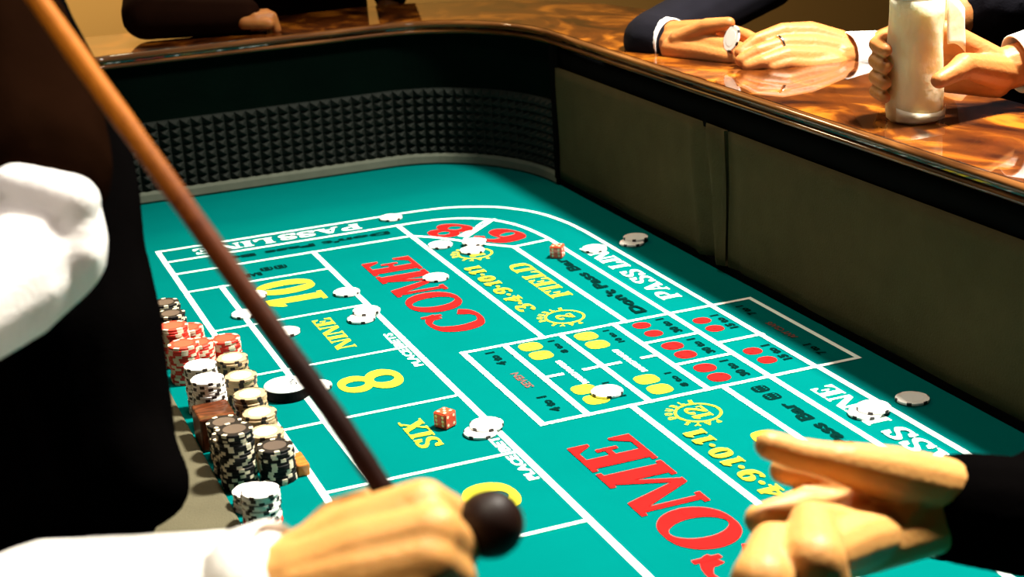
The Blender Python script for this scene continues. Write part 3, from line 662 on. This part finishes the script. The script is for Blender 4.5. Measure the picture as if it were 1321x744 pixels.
# dice
def die(px, py, yaw, label):
    s = 0.0095; p = onz(px, py, s); org = Vector((p.x, p.y, s + 0.0006))
    bm = bmesh.new(); bmesh.ops.create_cube(bm, size=2 * s); bmesh.ops.bevel(bm, geom=bm.edges[:], offset=0.0012, segments=2, affect='EDGES')
    me = bpy.data.meshes.new('die'); bm.to_mesh(me); bm.free()
    o = link('die', me, M['dice'], None, org + Vector((0, 0, FZ))); o.rotation_euler = (0, 0, yaw)
    faces = [((0, 0, 1), (1, 0, 0), 5), ((0, -1, 0), (1, 0, 0), 4), ((-1, 0, 0), (0, 1, 0), 6), ((1, 0, 0), (0, 1, 0), 1), ((0, 1, 0), (1, 0, 0), 3)]
    PP = {1: [(0, 0)], 3: [(-1, -1), (0, 0), (1, 1)], 4: [(-1, -1), (1, 1), (-1, 1), (1, -1)], 5: [(-1, -1), (1, 1), (-1, 1), (1, -1), (0, 0)], 6: [(-1, -1), (1, 1), (-1, 1), (1, -1), (-1, 0), (1, 0)]}
    for nrm, u, k in faces:
        nrm, u = Vector(nrm), Vector(u); v = nrm.cross(u)
        for a, b in PP[k]:
            mb = MB(); c = nrm * (s + 0.0001) + u * a * s * 0.52 + v * b * s * 0.52
            mb.poly([c + u * 0.0019 * math.cos(t) + v * 0.0019 * math.sin(t) for t in [2 * math.pi * q / 10 for q in range(10)]])
            pp = link('pip', mb.mesh('pip'), M['pip'], o)
    return tag(o, label, 'die')
die(574, 540, 0.5, 'red die with cream pips on the felt beside SIX')
die(719, 324, 0.9, 'red die with cream pips near the far right PASS LINE')

# ------------------------------------------------------------------ people
def hand_chain(mb, lst):
    mb.chain([(at(px, py, t), r) for px, py, t, r in lst])
def smoothpath(pts, n=8):
    P = [Vector(p) for p in pts]; out = []
    for k in range(len(P) - 1):
        p0, p1, p2, p3 = P[max(k - 1, 0)], P[k], P[k + 1], P[min(k + 2, len(P) - 1)]
        for j in range(n):
            t = j / n; out.append(0.5 * ((2 * p1) + (p2 - p0) * t + (2 * p0 - 5 * p1 + 4 * p2 - p3) * t * t + (3 * p1 - p0 - 3 * p2 + p3) * t ** 3))
    out.append(P[-1]); return out
def figure(base, face, lean=0.0, height=1.72, hips=0.17, chest=0.165):
    """torso, neck, head and legs standing on the floor at base (x, y); face: unit vector it looks along"""
    f = Vector((face[0], face[1], 0)).normalized(); s = Vector((-f.y, f.x, 0)); b = Vector((base[0], base[1], ZF))
    J = {}
    J['pelvis'] = b + Vector((0, 0, 0.92)); J['waist'] = b + f * lean * 0.3 + Vector((0, 0, 1.08)); J['chest'] = b + f * lean * 0.7 + Vector((0, 0, 1.28))
    J['neck'] = b + f * lean + Vector((0, 0, 1.46)); J['head'] = b + f * (lean + 0.03) + Vector((0, 0, 1.61))
    for k, sg in (('l', 1), ('r', -1)):
        J['sh' + k] = b + f * lean * 0.9 + s * 0.185 * sg + Vector((0, 0, 1.40)); J['hip' + k] = b + s * 0.09 * sg + Vector((0, 0, 0.90))
        J['knee' + k] = b + s * 0.10 * sg + f * 0.02 + Vector((0, 0, 0.48)); J['ankle' + k] = b + s * 0.10 * sg + Vector((0, 0, 0.09)); J['toe' + k] = b + s * 0.11 * sg + f * 0.15 + Vector((0, 0, 0.04))
    return J, f, s
def torso_mb(J, f, s, grow=0.0, legs=True):
    mb = MB()
    for sg in (-1, 1):
        mb.chain([(J['pelvis'] + s * 0.07 * sg, 0.105 + grow), (J['waist'] + s * 0.065 * sg, 0.10 + grow), (J['chest'] + s * 0.085 * sg, 0.115 + grow)])
        k = 'l' if sg > 0 else 'r'
        mb.chain([(J['chest'] + s * 0.06 * sg, 0.10 + grow), (J['sh' + k], 0.058 + grow)]); mb.chain([(J['neck'] - Vector((0, 0, 0.03)), 0.05 + grow), (J['sh' + k], 0.055 + grow)])
        if legs: mb.chain([(J['hip' + k], 0.085 + grow), (J['knee' + k], 0.058 + grow), (J['ankle' + k], 0.042 + grow)]); mb.chain([(J['ankle' + k] - Vector((0, 0, 0.045)), 0.042), (J['toe' + k], 0.036)])
    return mb
def head_mb(J, f, s):
    mb = MB(); h = J['head']
    mb.chain([(J['neck'] - Vector((0, 0, 0.05)), 0.052), (h - Vector((0, 0, 0.06)), 0.05)])
    mb.blob(h + Vector((0, 0, 0.035)), Vector((0.082, 0.082, 0.09))); mb.blob(h + f * 0.02 - Vector((0, 0, 0.03)), Vector((0.066, 0.066, 0.085)))
    mb.capsule(h + f * 0.082 + Vector((0, 0, 0.02)), h + f * 0.098 - Vector((0, 0, 0.015)), 0.009, 0.014)
    mb.capsule(h + f * 0.075 - s * 0.02 - Vector((0, 0, 0.048)), h + f * 0.075 + s * 0.02 - Vector((0, 0, 0.048)), 0.010, 0.010)
    for sg in (-1, 1): mb.blob(h + s * 0.082 * sg + Vector((0, 0, 0.0)), Vector((0.014, 0.014, 0.030)))
    return mb
def hair_part(J, f, parent, org):
    mb = MB(); mb.blob(J['head'] - f * 0.018 + Vector((0, 0, 0.055)), Vector((0.092, 0.092, 0.085))); part(mb, 'hair', M['hair'], parent, org, True)
def person(name_label, J, f, s, hands, skin, clothes, sleeves, voxel=0.0025, root=None, extra_body=None):
    """hands: MB of hand and forearm pieces; sleeves: list of (part name, material key, MB)"""
    org = Vector((J['pelvis'].x, J['pelvis'].y, ZF))
    coarse = remeshed(merge(torso_mb(J, f, s, -0.012), head_mb(J, f, s), *( [extra_body] if extra_body else [])), 0.011, 5)
    fine = remeshed(hands, voxel, 3)
    o = thing(merge(coarse, fine), 'person', M[skin], org, True, label=name_label, cat='person')
    hair_part(J, f, o, org)
    for nm, mk, m_, vx in sleeves:
        part(remeshed(m_, vx, 4), nm, M[mk], o, org, True)
    return o, org
def hollow_cuff(p0, p1, r0, r1, th=0.0025, n=28):
    """a short open tube of cloth with thickness"""
    p0, p1 = Vector(p0), Vector(p1); d = (p1 - p0).normalized(); a = d.cross(Vector((0.3, 0.1, 0.95))).normalized(); b = d.cross(a); mb = MB()
    def ring(p, r): return [p + (a * math.cos(2 * math.pi * j / n) + b * math.sin(2 * math.pi * j / n)) * r for j in range(n)]
    mb.quadmesh([ring(p0, r0), ring(p1, r1), ring(p1 + d * 0.001, r1 - th * 0.5), ring(p1, r1 - th), ring(p0, r0 - th)], close_u=True, close_v=True)
    return mb

def simple_hand(mb, wrist, d, upv, size=1.0, thumb=1):
    """a relaxed, slightly curled hand: palm, four fingers, thumb"""
    d = Vector(d).normalized(); upv = (Vector(upv) - d * Vector(upv).dot(d)).normalized(); sd = d.cross(upv)
    for k, (L, o_) in enumerate(((0.074, 0.030), (0.082, 0.010), (0.076, -0.010), (0.060, -0.029))):
        kn = wrist + d * (0.090 - abs(o_) * 0.25) * size + sd * o_ * size
        mb.chain([(wrist + sd * o_ * 0.6 * size, 0.017 * size), (kn, 0.012 * size), (kn + (d * 0.9 - upv * 0.25) * L * 0.45 * size, 0.0098 * size), (kn + (d * 0.75 - upv * 0.5) * L * 0.8 * size, 0.0088 * size), (kn + (d * 0.8 - upv * 0.8) * L * size, 0.0078 * size)])
    mb.chain([(wrist + sd * 0.02 * thumb * size, 0.018 * size), (wrist + d * 0.035 * size + sd * 0.042 * thumb * size - upv * 0.01, 0.013 * size), (wrist + d * 0.070 * size + sd * 0.055 * thumb * size - upv * 0.02, 0.0098 * size), (wrist + d * 0.092 * size + sd * 0.052 * thumb * size - upv * 0.025, 0.0085 * size)])
# --- person at the left in black vest and white shirt, elbow bent (dealer)
J, f, s = figure((-0.16, 1.42), (1, 0.05), 0.02)
for k in J: J[k] = J[k] + Vector((0, 0, 0))
sh, el, wr = at(0, 120, 1.16), at(55, 318, 1.07), at(-70, 425, 1.0)
hd = MB(); hd.chain([(el, 0.036), (wr, 0.026)]); hd.chain([(wr, 0.026), (at(-105, 485, 0.97), 0.026), (at(-135, 510, 0.97), 0.022)])
for q, (ax, ay) in enumerate(((-150, 500), (-158, 515), (-155, 530), (-148, 542))): hd.chain([(at(-125, 505 + q * 6, 0.97), 0.012), (at(ax, ay, 0.965), 0.010), (at(ax - 25, ay + 25, 0.965), 0.0085), (at(ax - 30, ay + 50, 0.97), 0.0075)])
hd.chain([(at(-110, 480, 0.96), 0.014), (at(-135, 475, 0.95), 0.011), (at(-158, 488, 0.945), 0.009)])
slv = MB(); slv.chain([(sh, 0.052), (el, 0.044), (at(10, 365, 1.04), 0.041), (at(-50, 410, 1.01), 0.036)])
lsh = J['shl']; lel = lsh + Vector((-0.03, 0.06, -0.28)); lwr = lel + Vector((0.02, 0.0, -0.22))
hd.chain([(lel, 0.036), (lwr, 0.026), (lwr + Vector((0.0, 0.0, -0.03)), 0.024)]); simple_hand(hd, lwr + Vector((0.0, 0.0, -0.03)), (0.1, 0, -1), (0, 1, 0))
for a_, b_, r_ in (((20, 240), (92, 262), 0.020), ((8, 285), (98, 300), 0.016), ((0, 345), (96, 326), 0.018), ((-20, 392), (70, 372), 0.015)):   # cloth folds at the elbow
    slv.capsule(at(*a_, 1.045), at(*b_, 1.05), r_ * 0.8, r_)
slv2 = MB(); slv2.chain([(lsh, 0.055), (lel, 0.05), (lwr, 0.036)])
vest = torso_mb(J, f, s, 0.014)
# the waistcoat front and apron lean over the ledge; outline follows the picture
vest.chain([(at(-40, 20, 1.30), 0.075), (at(60, 160, 1.30), 0.062), (at(88, 250, 1.29), 0.058), (at(88, 330, 1.28), 0.062), (at(104, 430, 1.27), 0.066), (at(122, 520, 1.27), 0.062), (at(135, 600, 1.27), 0.060), (at(125, 640, 1.28), 0.056)])
vest.chain([(at(-60, 60, 1.32), 0.09), (at(20, 300, 1.32), 0.09), (at(40, 480, 1.34), 0.09), (at(40, 620, 1.36), 0.08)])
vest.chain([(at(140, 560, 1.26), 0.050), (at(184, 622, 1.25), 0.038)])
vest.chain([(sh + Vector((0, 0.03, 0.01)), 0.062), (at(-20, 40, 1.28), 0.07), (J['neck'], 0.06)])
shade_cap = MB(); shade_cap.chain([(at(-20, 60, 1.17), 0.066), (at(20, 150, 1.14), 0.062), (at(42, 215, 1.10), 0.056)])  # dark cover added for the shade over the upper arm
person('person in black vest and white shirt standing at the left, elbow bent', J, f, s, hd, 'skin', None,
       [('shirt_sleeve', 'shirt', slv, 0.004), ('shirt_sleeve', 'shirt', slv2, 0.005), ('vest', 'vest', vest, 0.006), ('sleeve_shade', 'sleeve_shade', shade_cap, 0.006)])

# --- person whose fist holds the stick
J, f, s = figure((-0.50, 0.42), (0.75, 0.65), 0.10)
hd = MB()
W = (395, 752, 0.862)
hand_chain(hd, [(180, 800, 0.90, 0.033), (340, 768, 0.868, 0.029), (*W, 0.028)])
hand_chain(hd, [(392, 738, 0.866, 0.024), (470, 690, 0.862, 0.021), (545, 656, 0.858, 0.0165)])
hand_chain(hd, [(394, 750, 0.856, 0.024), (475, 715, 0.848, 0.021), (558, 688, 0.842, 0.0170)])
hand_chain(hd, [(396, 764, 0.850, 0.023), (475, 742, 0.840, 0.020), (553, 722, 0.834, 0.0160)])
hand_chain(hd, [(398, 776, 0.846, 0.021), (470, 766, 0.836, 0.018), (538, 754, 0.832, 0.0140)])
hand_chain(hd, [(545, 656, 0.858, 0.0165), (584, 668, 0.880, 0.0125), (570, 700, 0.905, 0.0110), (530, 702, 0.905, 0.0095)])
hand_chain(hd, [(558, 688, 0.842, 0.0170), (592, 708, 0.864, 0.0125), (576, 738, 0.892, 0.0110), (536, 734, 0.896, 0.0095)])
hand_chain(hd, [(553, 722, 0.834, 0.0160), (588, 744, 0.852, 0.0120), (566, 768, 0.878, 0.0105), (530, 762, 0.884, 0.0092)])
hand_chain(hd, [(538, 754, 0.832, 0.0140), (566, 776, 0.846, 0.0105), (548, 794, 0.866, 0.0092), (520, 788, 0.872, 0.0082)])
hand_chain(hd, [(400, 728, 0.874, 0.020), (440, 676, 0.888, 0.0155), (492, 652, 0.905, 0.0120), (535, 668, 0.915, 0.0100)])
fsl = MB(); elb = Vector((-0.30, 0.62, 0.30)); wrp = at(330, 778, 0.872); shl = J['shr']
fsl.chain([(shl, 0.062), (elb, 0.052), (at(60, 800, 0.905), 0.046), (wrp, 0.041)])
stick_arm = MB(); stick_arm.chain([(shl, 0.045), (elb, 0.038), (at(180, 800, 0.90), 0.033)])
oth = MB(); oth.chain([(J['shl'], 0.055), (J['shl'] + Vector((0.02, 0.05, -0.28)), 0.048), (J['shl'] + Vector((0.10, 0.0, -0.50)), 0.034)])
hd.chain([(J['shl'] + Vector((0.10, 0.0, -0.50)), 0.027), (J['shl'] + Vector((0.115, 0.0, -0.56)), 0.025)]); simple_hand(hd, J['shl'] + Vector((0.115, 0.0, -0.56)), (0.1, 0, -1), (-0.5, 0.8, 0))
po_, porg = person('person in white cuffed shirt whose fist grips the wooden stick', J, f, s, hd, 'skin', None,
       [('shirt_sleeve', 'shirt', fsl, 0.004), ('shirt_sleeve', 'shirt', oth, 0.006), ('vest', 'vest', torso_mb(J, f, s, 0.014), 0.008)], 0.0022, extra_body=stick_arm)
part(hollow_cuff(at(318, 780, 0.873), at(372, 759, 0.864), 0.0415, 0.0395), 'shirt_cuff', M['shirt'], po_, porg, True)
# the stick
pts = smoothpath([at(-70, -166, 0.965), at(75, 37, 0.945), at(200, 212, 0.93), at(330, 394, 0.91), at(430, 534, 0.895), at(488, 622, 0.888), at(520, 664, 0.886), at(560, 680, 0.884), at(600, 678, 0.878), at(632, 676, 0.872)], 6)
rad = [0.0064 + 0.0002 * math.sin(k * 2.1) for k in range(len(pts))]
so = pts[-1]
stick = empty('craps_stick', so, 'long wooden dealer stick with dark knobbed handle crossing the picture', 'stick')
mb = MB(); mb.tube(pts, rad, 16); sh_ = part(mb, 'shaft', M['stick'], stick, so, True)
at_ = sh_.data.attributes.new('shade_ramp', 'FLOAT', 'POINT'); nseg = len(pts)  # painted shading along the shaft, deeper towards the handle
for k in range(nseg):
    for j in range(16): at_.data[k * 16 + j].value = min(1.0, max(0.0, (k / nseg - 0.14) / 0.28))
mb = MB(); kc = at(632, 676, 0.872); mb.blob(kc, 0.0192, 28); mb.tube([at(596, 678, 0.879), at(612, 678, 0.876)], [0.0085, 0.0125], 20); part(mb, 'knob', M['knob'], stick, so, True)

# --- person reaching in from the right with a dark sleeve
J, f, s = figure((1.62, 0.60), (-1, 0.1), 0.20)
hd = MB()
hand_chain(hd, [(1400, 670, 1.22, 0.032), (1300, 656, 1.19, 0.029), (1228, 638, 1.165, 0.025)]); hand_chain(hd, [(1300, 664, 1.19, 0.028), (1226, 658, 1.16, 0.022)])
hand_chain(hd, [(1222, 626, 1.155, 0.0205), (1150, 612, 1.13, 0.0210), (1092, 598, 1.11, 0.0155), (1062, 592, 1.105, 0.0128), (1026, 585, 1.10, 0.0118), (992, 574, 1.095, 0.0104)])
hand_chain(hd, [(1215, 640, 1.17, 0.022), (1110, 640, 1.155, 0.0160), (1048, 615, 1.145, 0.0112), (1010, 607, 1.14, 0.0100)])
hand_chain(hd, [(1215, 655, 1.17, 0.022), (1110, 660, 1.15, 0.0165), (1036, 652, 1.13, 0.0128), (980, 670, 1.11, 0.0112)])
hand_chain(hd, [(1210, 668, 1.16, 0.022), (1112, 688, 1.12, 0.0185), (1046, 676, 1.07, 0.0160), (1050, 725, 1.02, 0.0215), (1064, 780, 1.03, 0.020)])
hand_chain(hd, [(1205, 680, 1.155, 0.020), (1092, 716, 1.10, 0.0175), (996, 702, 1.05, 0.0155), (984, 752, 1.01, 0.0215), (1000, 800, 1.03, 0.018)])
hand_chain(hd, [(1110, 660, 1.15, 0.0165), (1085, 692, 1.11, 0.0175), (1060, 690, 1.085, 0.016)]); hand_chain(hd, [(1140, 690, 1.14, 0.020), (1090, 706, 1.10, 0.018)]); hand_chain(hd, [(1130, 692, 1.12, 0.020), (1098, 700, 1.088, 0.021), (1064, 716, 1.05, 0.018)])
hand_chain(hd, [(1150, 625, 1.14, 0.018), (1100, 645, 1.15, 0.015), (1110, 680, 1.13, 0.016)]); hand_chain(hd, [(1170, 640, 1.15, 0.022), (1150, 675, 1.135, 0.021)])
slv = MB(); e2 = Vector((1.10, 0.78, 0.36)); slv.chain([(J['shr'], 0.068), (e2, 0.058), (at(1330, 668, 1.20), 0.046), (at(1240, 655, 1.17), 0.042)])
arm = MB(); arm.chain([(J['shr'], 0.05), (e2, 0.04), (at(1400, 670, 1.22), 0.03)])
oth = MB(); oth.chain([(J['shl'], 0.06), (J['shl'] + Vector((-0.05, -0.05, -0.28)), 0.052), (J['shl'] + Vector((-0.18, -0.05, -0.42)), 0.04)])
hd.chain([(J['shl'] + Vector((-0.18, -0.05, -0.42)), 0.03), (J['shl'] + Vector((-0.24, -0.05, -0.435)), 0.025)]); simple_hand(hd, J['shl'] + Vector((-0.24, -0.05, -0.435)), (-1, 0, -0.1), (0, 0, 1))
po_, porg = person('person in black sleeve reaching an open hand over the near right layout', J, f, s, hd, 'skin', None,
       [('jacket_sleeve', 'vest', slv, 0.005), ('jacket_sleeve', 'vest', oth, 0.007), ('jacket', 'vest', torso_mb(J, f, s, 0.016), 0.009)], 0.0022, extra_body=arm)

# --- player with folded hands on the rail
J, f, s = figure((1.78, 2.22), (-1, 0), 0.14)
hd = MB()
hand_chain(hd, [(852, 44, 2.56, 0.030), (868, 54, 2.52, 0.027)])
hand_chain(hd, [(868, 46, 2.52, 0.024), (905, 42, 2.49, 0.021), (935, 40, 2.46, 0.014), (962, 46, 2.42, 0.0105), (985, 58, 2.39, 0.0095)])
hand_chain(hd, [(868, 56, 2.51, 0.024), (905, 58, 2.46, 0.021), (938, 62, 2.42, 0.0150), (972, 68, 2.39, 0.0110), (1000, 64, 2.38, 0.0095)])
hand_chain(hd, [(870, 64, 2.49, 0.022), (905, 68, 2.45, 0.019), (938, 74, 2.41, 0.0140), (975, 79, 2.38, 0.0110), (1004, 76, 2.38, 0.0095)])
hand_chain(hd, [(876, 52, 2.48, 0.018), (912, 34, 2.44, 0.013), (940, 30, 2.42, 0.010)])
hand_chain(hd, [(1110, 74, 2.42, 0.030), (1084, 74, 2.40, 0.029)])
hand_chain(hd, [(1082, 60, 2.41, 0.026), (1045, 46, 2.40, 0.022), (1010, 42, 2.385, 0.015), (975, 52, 2.37, 0.0105), (955, 68, 2.365, 0.0095)])
hand_chain(hd, [(1080, 70, 2.40, 0.026), (1045, 62, 2.385, 0.022), (1012, 58, 2.365, 0.0150), (978, 66, 2.35, 0.0110), (956, 78, 2.35, 0.0095)])
hand_chain(hd, [(1078, 80, 2.39, 0.024), (1045, 77, 2.37, 0.021), (1015, 72, 2.35, 0.0145), (985, 80, 2.34, 0.0105), (965, 86, 2.345, 0.0095)])
hand_chain(hd, [(1076, 84, 2.375, 0.020), (1045, 86, 2.36, 0.016), (1018, 82, 2.345, 0.0120), (996, 87, 2.34, 0.0095)])
wl, wr = at(852, 44, 2.56), at(1115, 74, 2.42)
el_, er_ = Vector((1.46, 2.50, 0.335)), Vector((1.55, 1.98, 0.34))
slL = MB(); slL.chain([(J['shr'], 0.068), (el_, 0.056), (at(840, 52, 2.56), 0.046), (at(852, 54, 2.545), 0.044)])
slR = MB(); slR.chain([(J['shl'], 0.068), (er_, 0.056), (at(1185, 72, 2.48), 0.046)])
arm = MB(); arm.chain([(J['shr'], 0.05), (el_, 0.04), (wl, 0.03)]); arm.chain([(J['shl'], 0.05), (er_, 0.04), (wr, 0.03)])
po_, porg = person('person in dark suit with both hands folded together on the wooden rail', J, f, s, hd, 'skin_ruddy', None,
       [('jacket_sleeve', 'suit', slL, 0.005), ('jacket_sleeve', 'suit', slR, 0.005), ('jacket', 'suit', torso_mb(J, f, s, 0.016), 0.009)], 0.0022, extra_body=arm)
part(hollow_cuff(at(1156, 74, 2.455), at(1087, 74, 2.405), 0.0415, 0.0385), 'shirt_cuff', M['shirt'], po_, porg, True)
part(hollow_cuff(at(846, 50, 2.552), at(866, 54, 2.527), 0.0380, 0.0372), 'shirt_cuff', M['shirt'], po_, porg, True)
def torus_mb(c, n, R, r, a=20, b=8):
    n = Vector(n).normalized(); u = n.cross(Vector((0.2, 0.5, 0.8))).normalized(); v = n.cross(u); mb = MB()
    mb.quadmesh([[Vector(c) + (u * math.cos(2 * math.pi * i / a) + v * math.sin(2 * math.pi * i / a)) * (R + r * math.cos(2 * math.pi * j / b)) + n * r * math.sin(2 * math.pi * j / b) for j in range(b)] for i in range(a)], True, True)
    return mb
c0, c1 = at(1012, 58, 2.365), at(978, 66, 2.35)
part(torus_mb(c0.lerp(c1, 0.2), c1 - c0, 0.0148, 0.0022), 'ring', M['metal'], po_, porg, True)
# chip held between the fingers
c = at(945, 50, 2.395)
hc = chip('white', c.x, c.y, c.z, 'white chip held in the folded hands on the rail', None, (1.2, 0.3))

# --- player holding a wrapped glass
J, f, s = figure((1.72, 1.50), (-1, 0.05), 0.16)
bc = onz(1179, 154, 0.276)
hd = MB()
def around(ang, z, r): return bc + Vector((r * math.cos(math.radians(ang)), r * math.sin(math.radians(ang)), z))
wr = at(1285, 92, 1.99)
hd.chain([(wr + Vector((0.10, -0.02, 0.02)), 0.030), (wr, 0.027)])
base = around(-20, 0.075, 0.062)
for q, (z, rr) in enumerate(((0.098, 0.0100), (0.078, 0.0105), (0.058, 0.0100), (0.040, 0.0088))):   # fingers wrap round the back to the left side
    hd.chain([(wr + Vector((0, 0, 0.01 - q * 0.008)), 0.020), (around(20, z, 0.060), 0.0165), (around(60, z, 0.050), 0.0125), (around(105, z, 0.048), rr), (around(150, z - 0.003, 0.047), rr * 0.95), (around(185, z - 0.006, 0.046), rr * 0.85)])
hd.chain([(wr + Vector((0, -0.01, 0)), 0.022), (around(-35, 0.066, 0.058), 0.0165), (around(-60, 0.062, 0.050), 0.0125), (around(-88, 0.056, 0.047), 0.0105)])
er_ = Vector((1.58, 1.60, 0.345)); slR = MB(); slR.chain([(J['shr'], 0.068), (er_, 0.056), (wr + Vector((0.075, -0.01, 0.015)), 0.043)])
arm = MB(); arm.chain([(J['shr'], 0.05), (er_, 0.04), (wr + Vector((0.10, -0.02, 0.02)), 0.03)])
oth = MB(); oe = J['shl'] + Vector((-0.06, -0.06, -0.27)); oth.chain([(J['shl'], 0.06), (oe, 0.054), (oe + Vector((-0.10, 0.05, -0.06)), 0.042)])
hd.chain([(oe + Vector((-0.10, 0.05, -0.06)), 0.03), (oe + Vector((-0.16, 0.07, -0.07)), 0.025)]); simple_hand(hd, oe + Vector((-0.16, 0.07, -0.07)), (-1, 0.3, -0.1), (0, 0, 1))
po_, porg = person('person in dark jacket gripping the paper wrapped glass on the rail', J, f, s, hd, 'skin_ruddy', None,
       [('jacket_sleeve', 'suit', slR, 0.005), ('jacket_sleeve', 'suit', oth, 0.007), ('jacket', 'suit', torso_mb(J, f, s, 0.016), 0.009)], 0.0022, extra_body=arm)
part(hollow_cuff(wr + Vector((0.085, -0.012, 0.017)), wr + Vector((0.028, -0.003, 0.006)), 0.040, 0.0375), 'shirt_cuff', M['shirt'], po_, porg, True)
# the wrapped glass
glass = empty('wrapped_glass', bc, 'tall drink wrapped in a cream paper napkin standing on the rail', 'drink')
mb = MB(); rows = []
rng = random.Random(3)
for k, z in enumerate([0.0, 0.004, 0.012, 0.03, 0.05, 0.07, 0.09, 0.11, 0.13, 0.15]):
    r0 = [0.028, 0.0325, 0.0345, 0.0345, 0.0338, 0.0335, 0.0333, 0.0330, 0.0328, 0.0325][k]
    rows.append([bc + Vector(((r0 + 0.0011 * math.sin(5 * a + k * 1.3) + rng.uniform(-.0006, .0006)) * math.cos(a), (r0 + 0.0011 * math.sin(5 * a + k * 1.3)) * math.sin(a), z)) for a in [2 * math.pi * j / 36 for j in range(36)]])
i = mb.quadmesh(rows, close_u=True); mb.f.append(tuple(i + j for j in range(36))[::-1]); k = i + 9 * 36; mb.f.append(tuple(k + j for j in range(36)))
part(mb, 'napkin_wrap', M['paper'], glass, bc, True)
mb = MB(); rows = []
for k in range(8):                                                       # loose corner of the napkin
    t = k / 7; rows.append([bc + Vector((0.030 + 0.035 * t, -0.020 + 0.012 * t - 0.004 * w, 0.150 - 0.055 * w - 0.02 * t + 0.006 * math.sin(6 * w + 3 * t))) for w in [q / 6 for q in range(7)]])
mb.quadmesh(rows); fl = part(mb, 'napkin_corner', M['paper'], glass, bc, True); so_ = fl.modifiers.new('s', 'SOLIDIFY'); so_.thickness = 0.0012
mb = MB(); rows = []
for k in range(9):                                                       # lapped edge of the paper near the bottom
    a = math.radians(200 + 16 * k); rows.append([bc + Vector(((0.0362 + 0.0008 * w) * math.cos(a), (0.0362 + 0.0008 * w) * math.sin(a), 0.004 + 0.020 * w + 0.010 * math.sin(a) * w)) for w in (0, 0.5, 1)])
mb.quadmesh(rows); fl = part(mb, 'napkin_fold', M['paper'], glass, bc, True); so_ = fl.modifiers.new('s', 'SOLIDIFY'); so_.thickness = 0.0008
mb = MB(); mb.lathe([(0.026, 0.15), (0.0315, 0.151), (0.0315, 0.158), (0.0295, 0.160)], bc, 32); part(mb, 'glass_rim', M['shirt'], glass, bc, True)

# --- bystanders behind the far end in dark clothes
J, f, s = figure((0.80, 3.46), (0.05, -1), 0.10)
hd = MB(); hb = Vector((0.625, 2.940, 0.299))
hd.chain([(hb + Vector((-0.06, 0.01, 0.010)), 0.022), (hb, 0.022)])
for q in range(4): hd.chain([(hb + Vector((0.0, 0.012 - q * 0.012, 0.004)), 0.013), (hb + Vector((0.030, 0.016 - q * 0.014, 0.006)), 0.0105), (hb + Vector((0.036, 0.016 - q * 0.014, -0.018)), 0.0095)])
hd.chain([(hb + Vector((-0.02, -0.018, 0.0)), 0.014), (hb + Vector((0.02, -0.040, -0.004)), 0.010)])
el_ = onz(232, 56, 0.315); el_ = Vector((el_.x, 2.99, 0.322)); slL = MB(); slL.chain([(J['shr'], 0.066), (el_, 0.046), (hb + Vector((-0.018, 0.008, 0.010)), 0.036)])
oth = MB(); oe = J['shl'] + Vector((0.08, 0.04, -0.27)); oth.chain([(J['shl'], 0.06), (oe, 0.052), (oe + Vector((-0.06, -0.10, -0.14)), 0.04)])
hd.chain([(oe + Vector((-0.06, -0.10, -0.14)), 0.03), (oe + Vector((-0.075, -0.12, -0.18)), 0.025)]); simple_hand(hd, oe + Vector((-0.075, -0.12, -0.18)), (-0.1, -0.1, -1), (0, 1, 0))
arm = MB(); arm.chain([(J['shr'], 0.040), (el_, 0.020), (hb + Vector((-0.06, 0.01, 0.010)), 0.016)])
person('person in dark brown coat with a forearm on the far end rail', J, f, s, hd, 'skin_ruddy', None,
       [('coat_sleeve', 'brown_coat', slL, 0.006), ('coat_sleeve', 'brown_coat', oth, 0.007), ('coat', 'brown_coat', torso_mb(J, f, s, 0.02), 0.009)], 0.003, extra_body=arm)
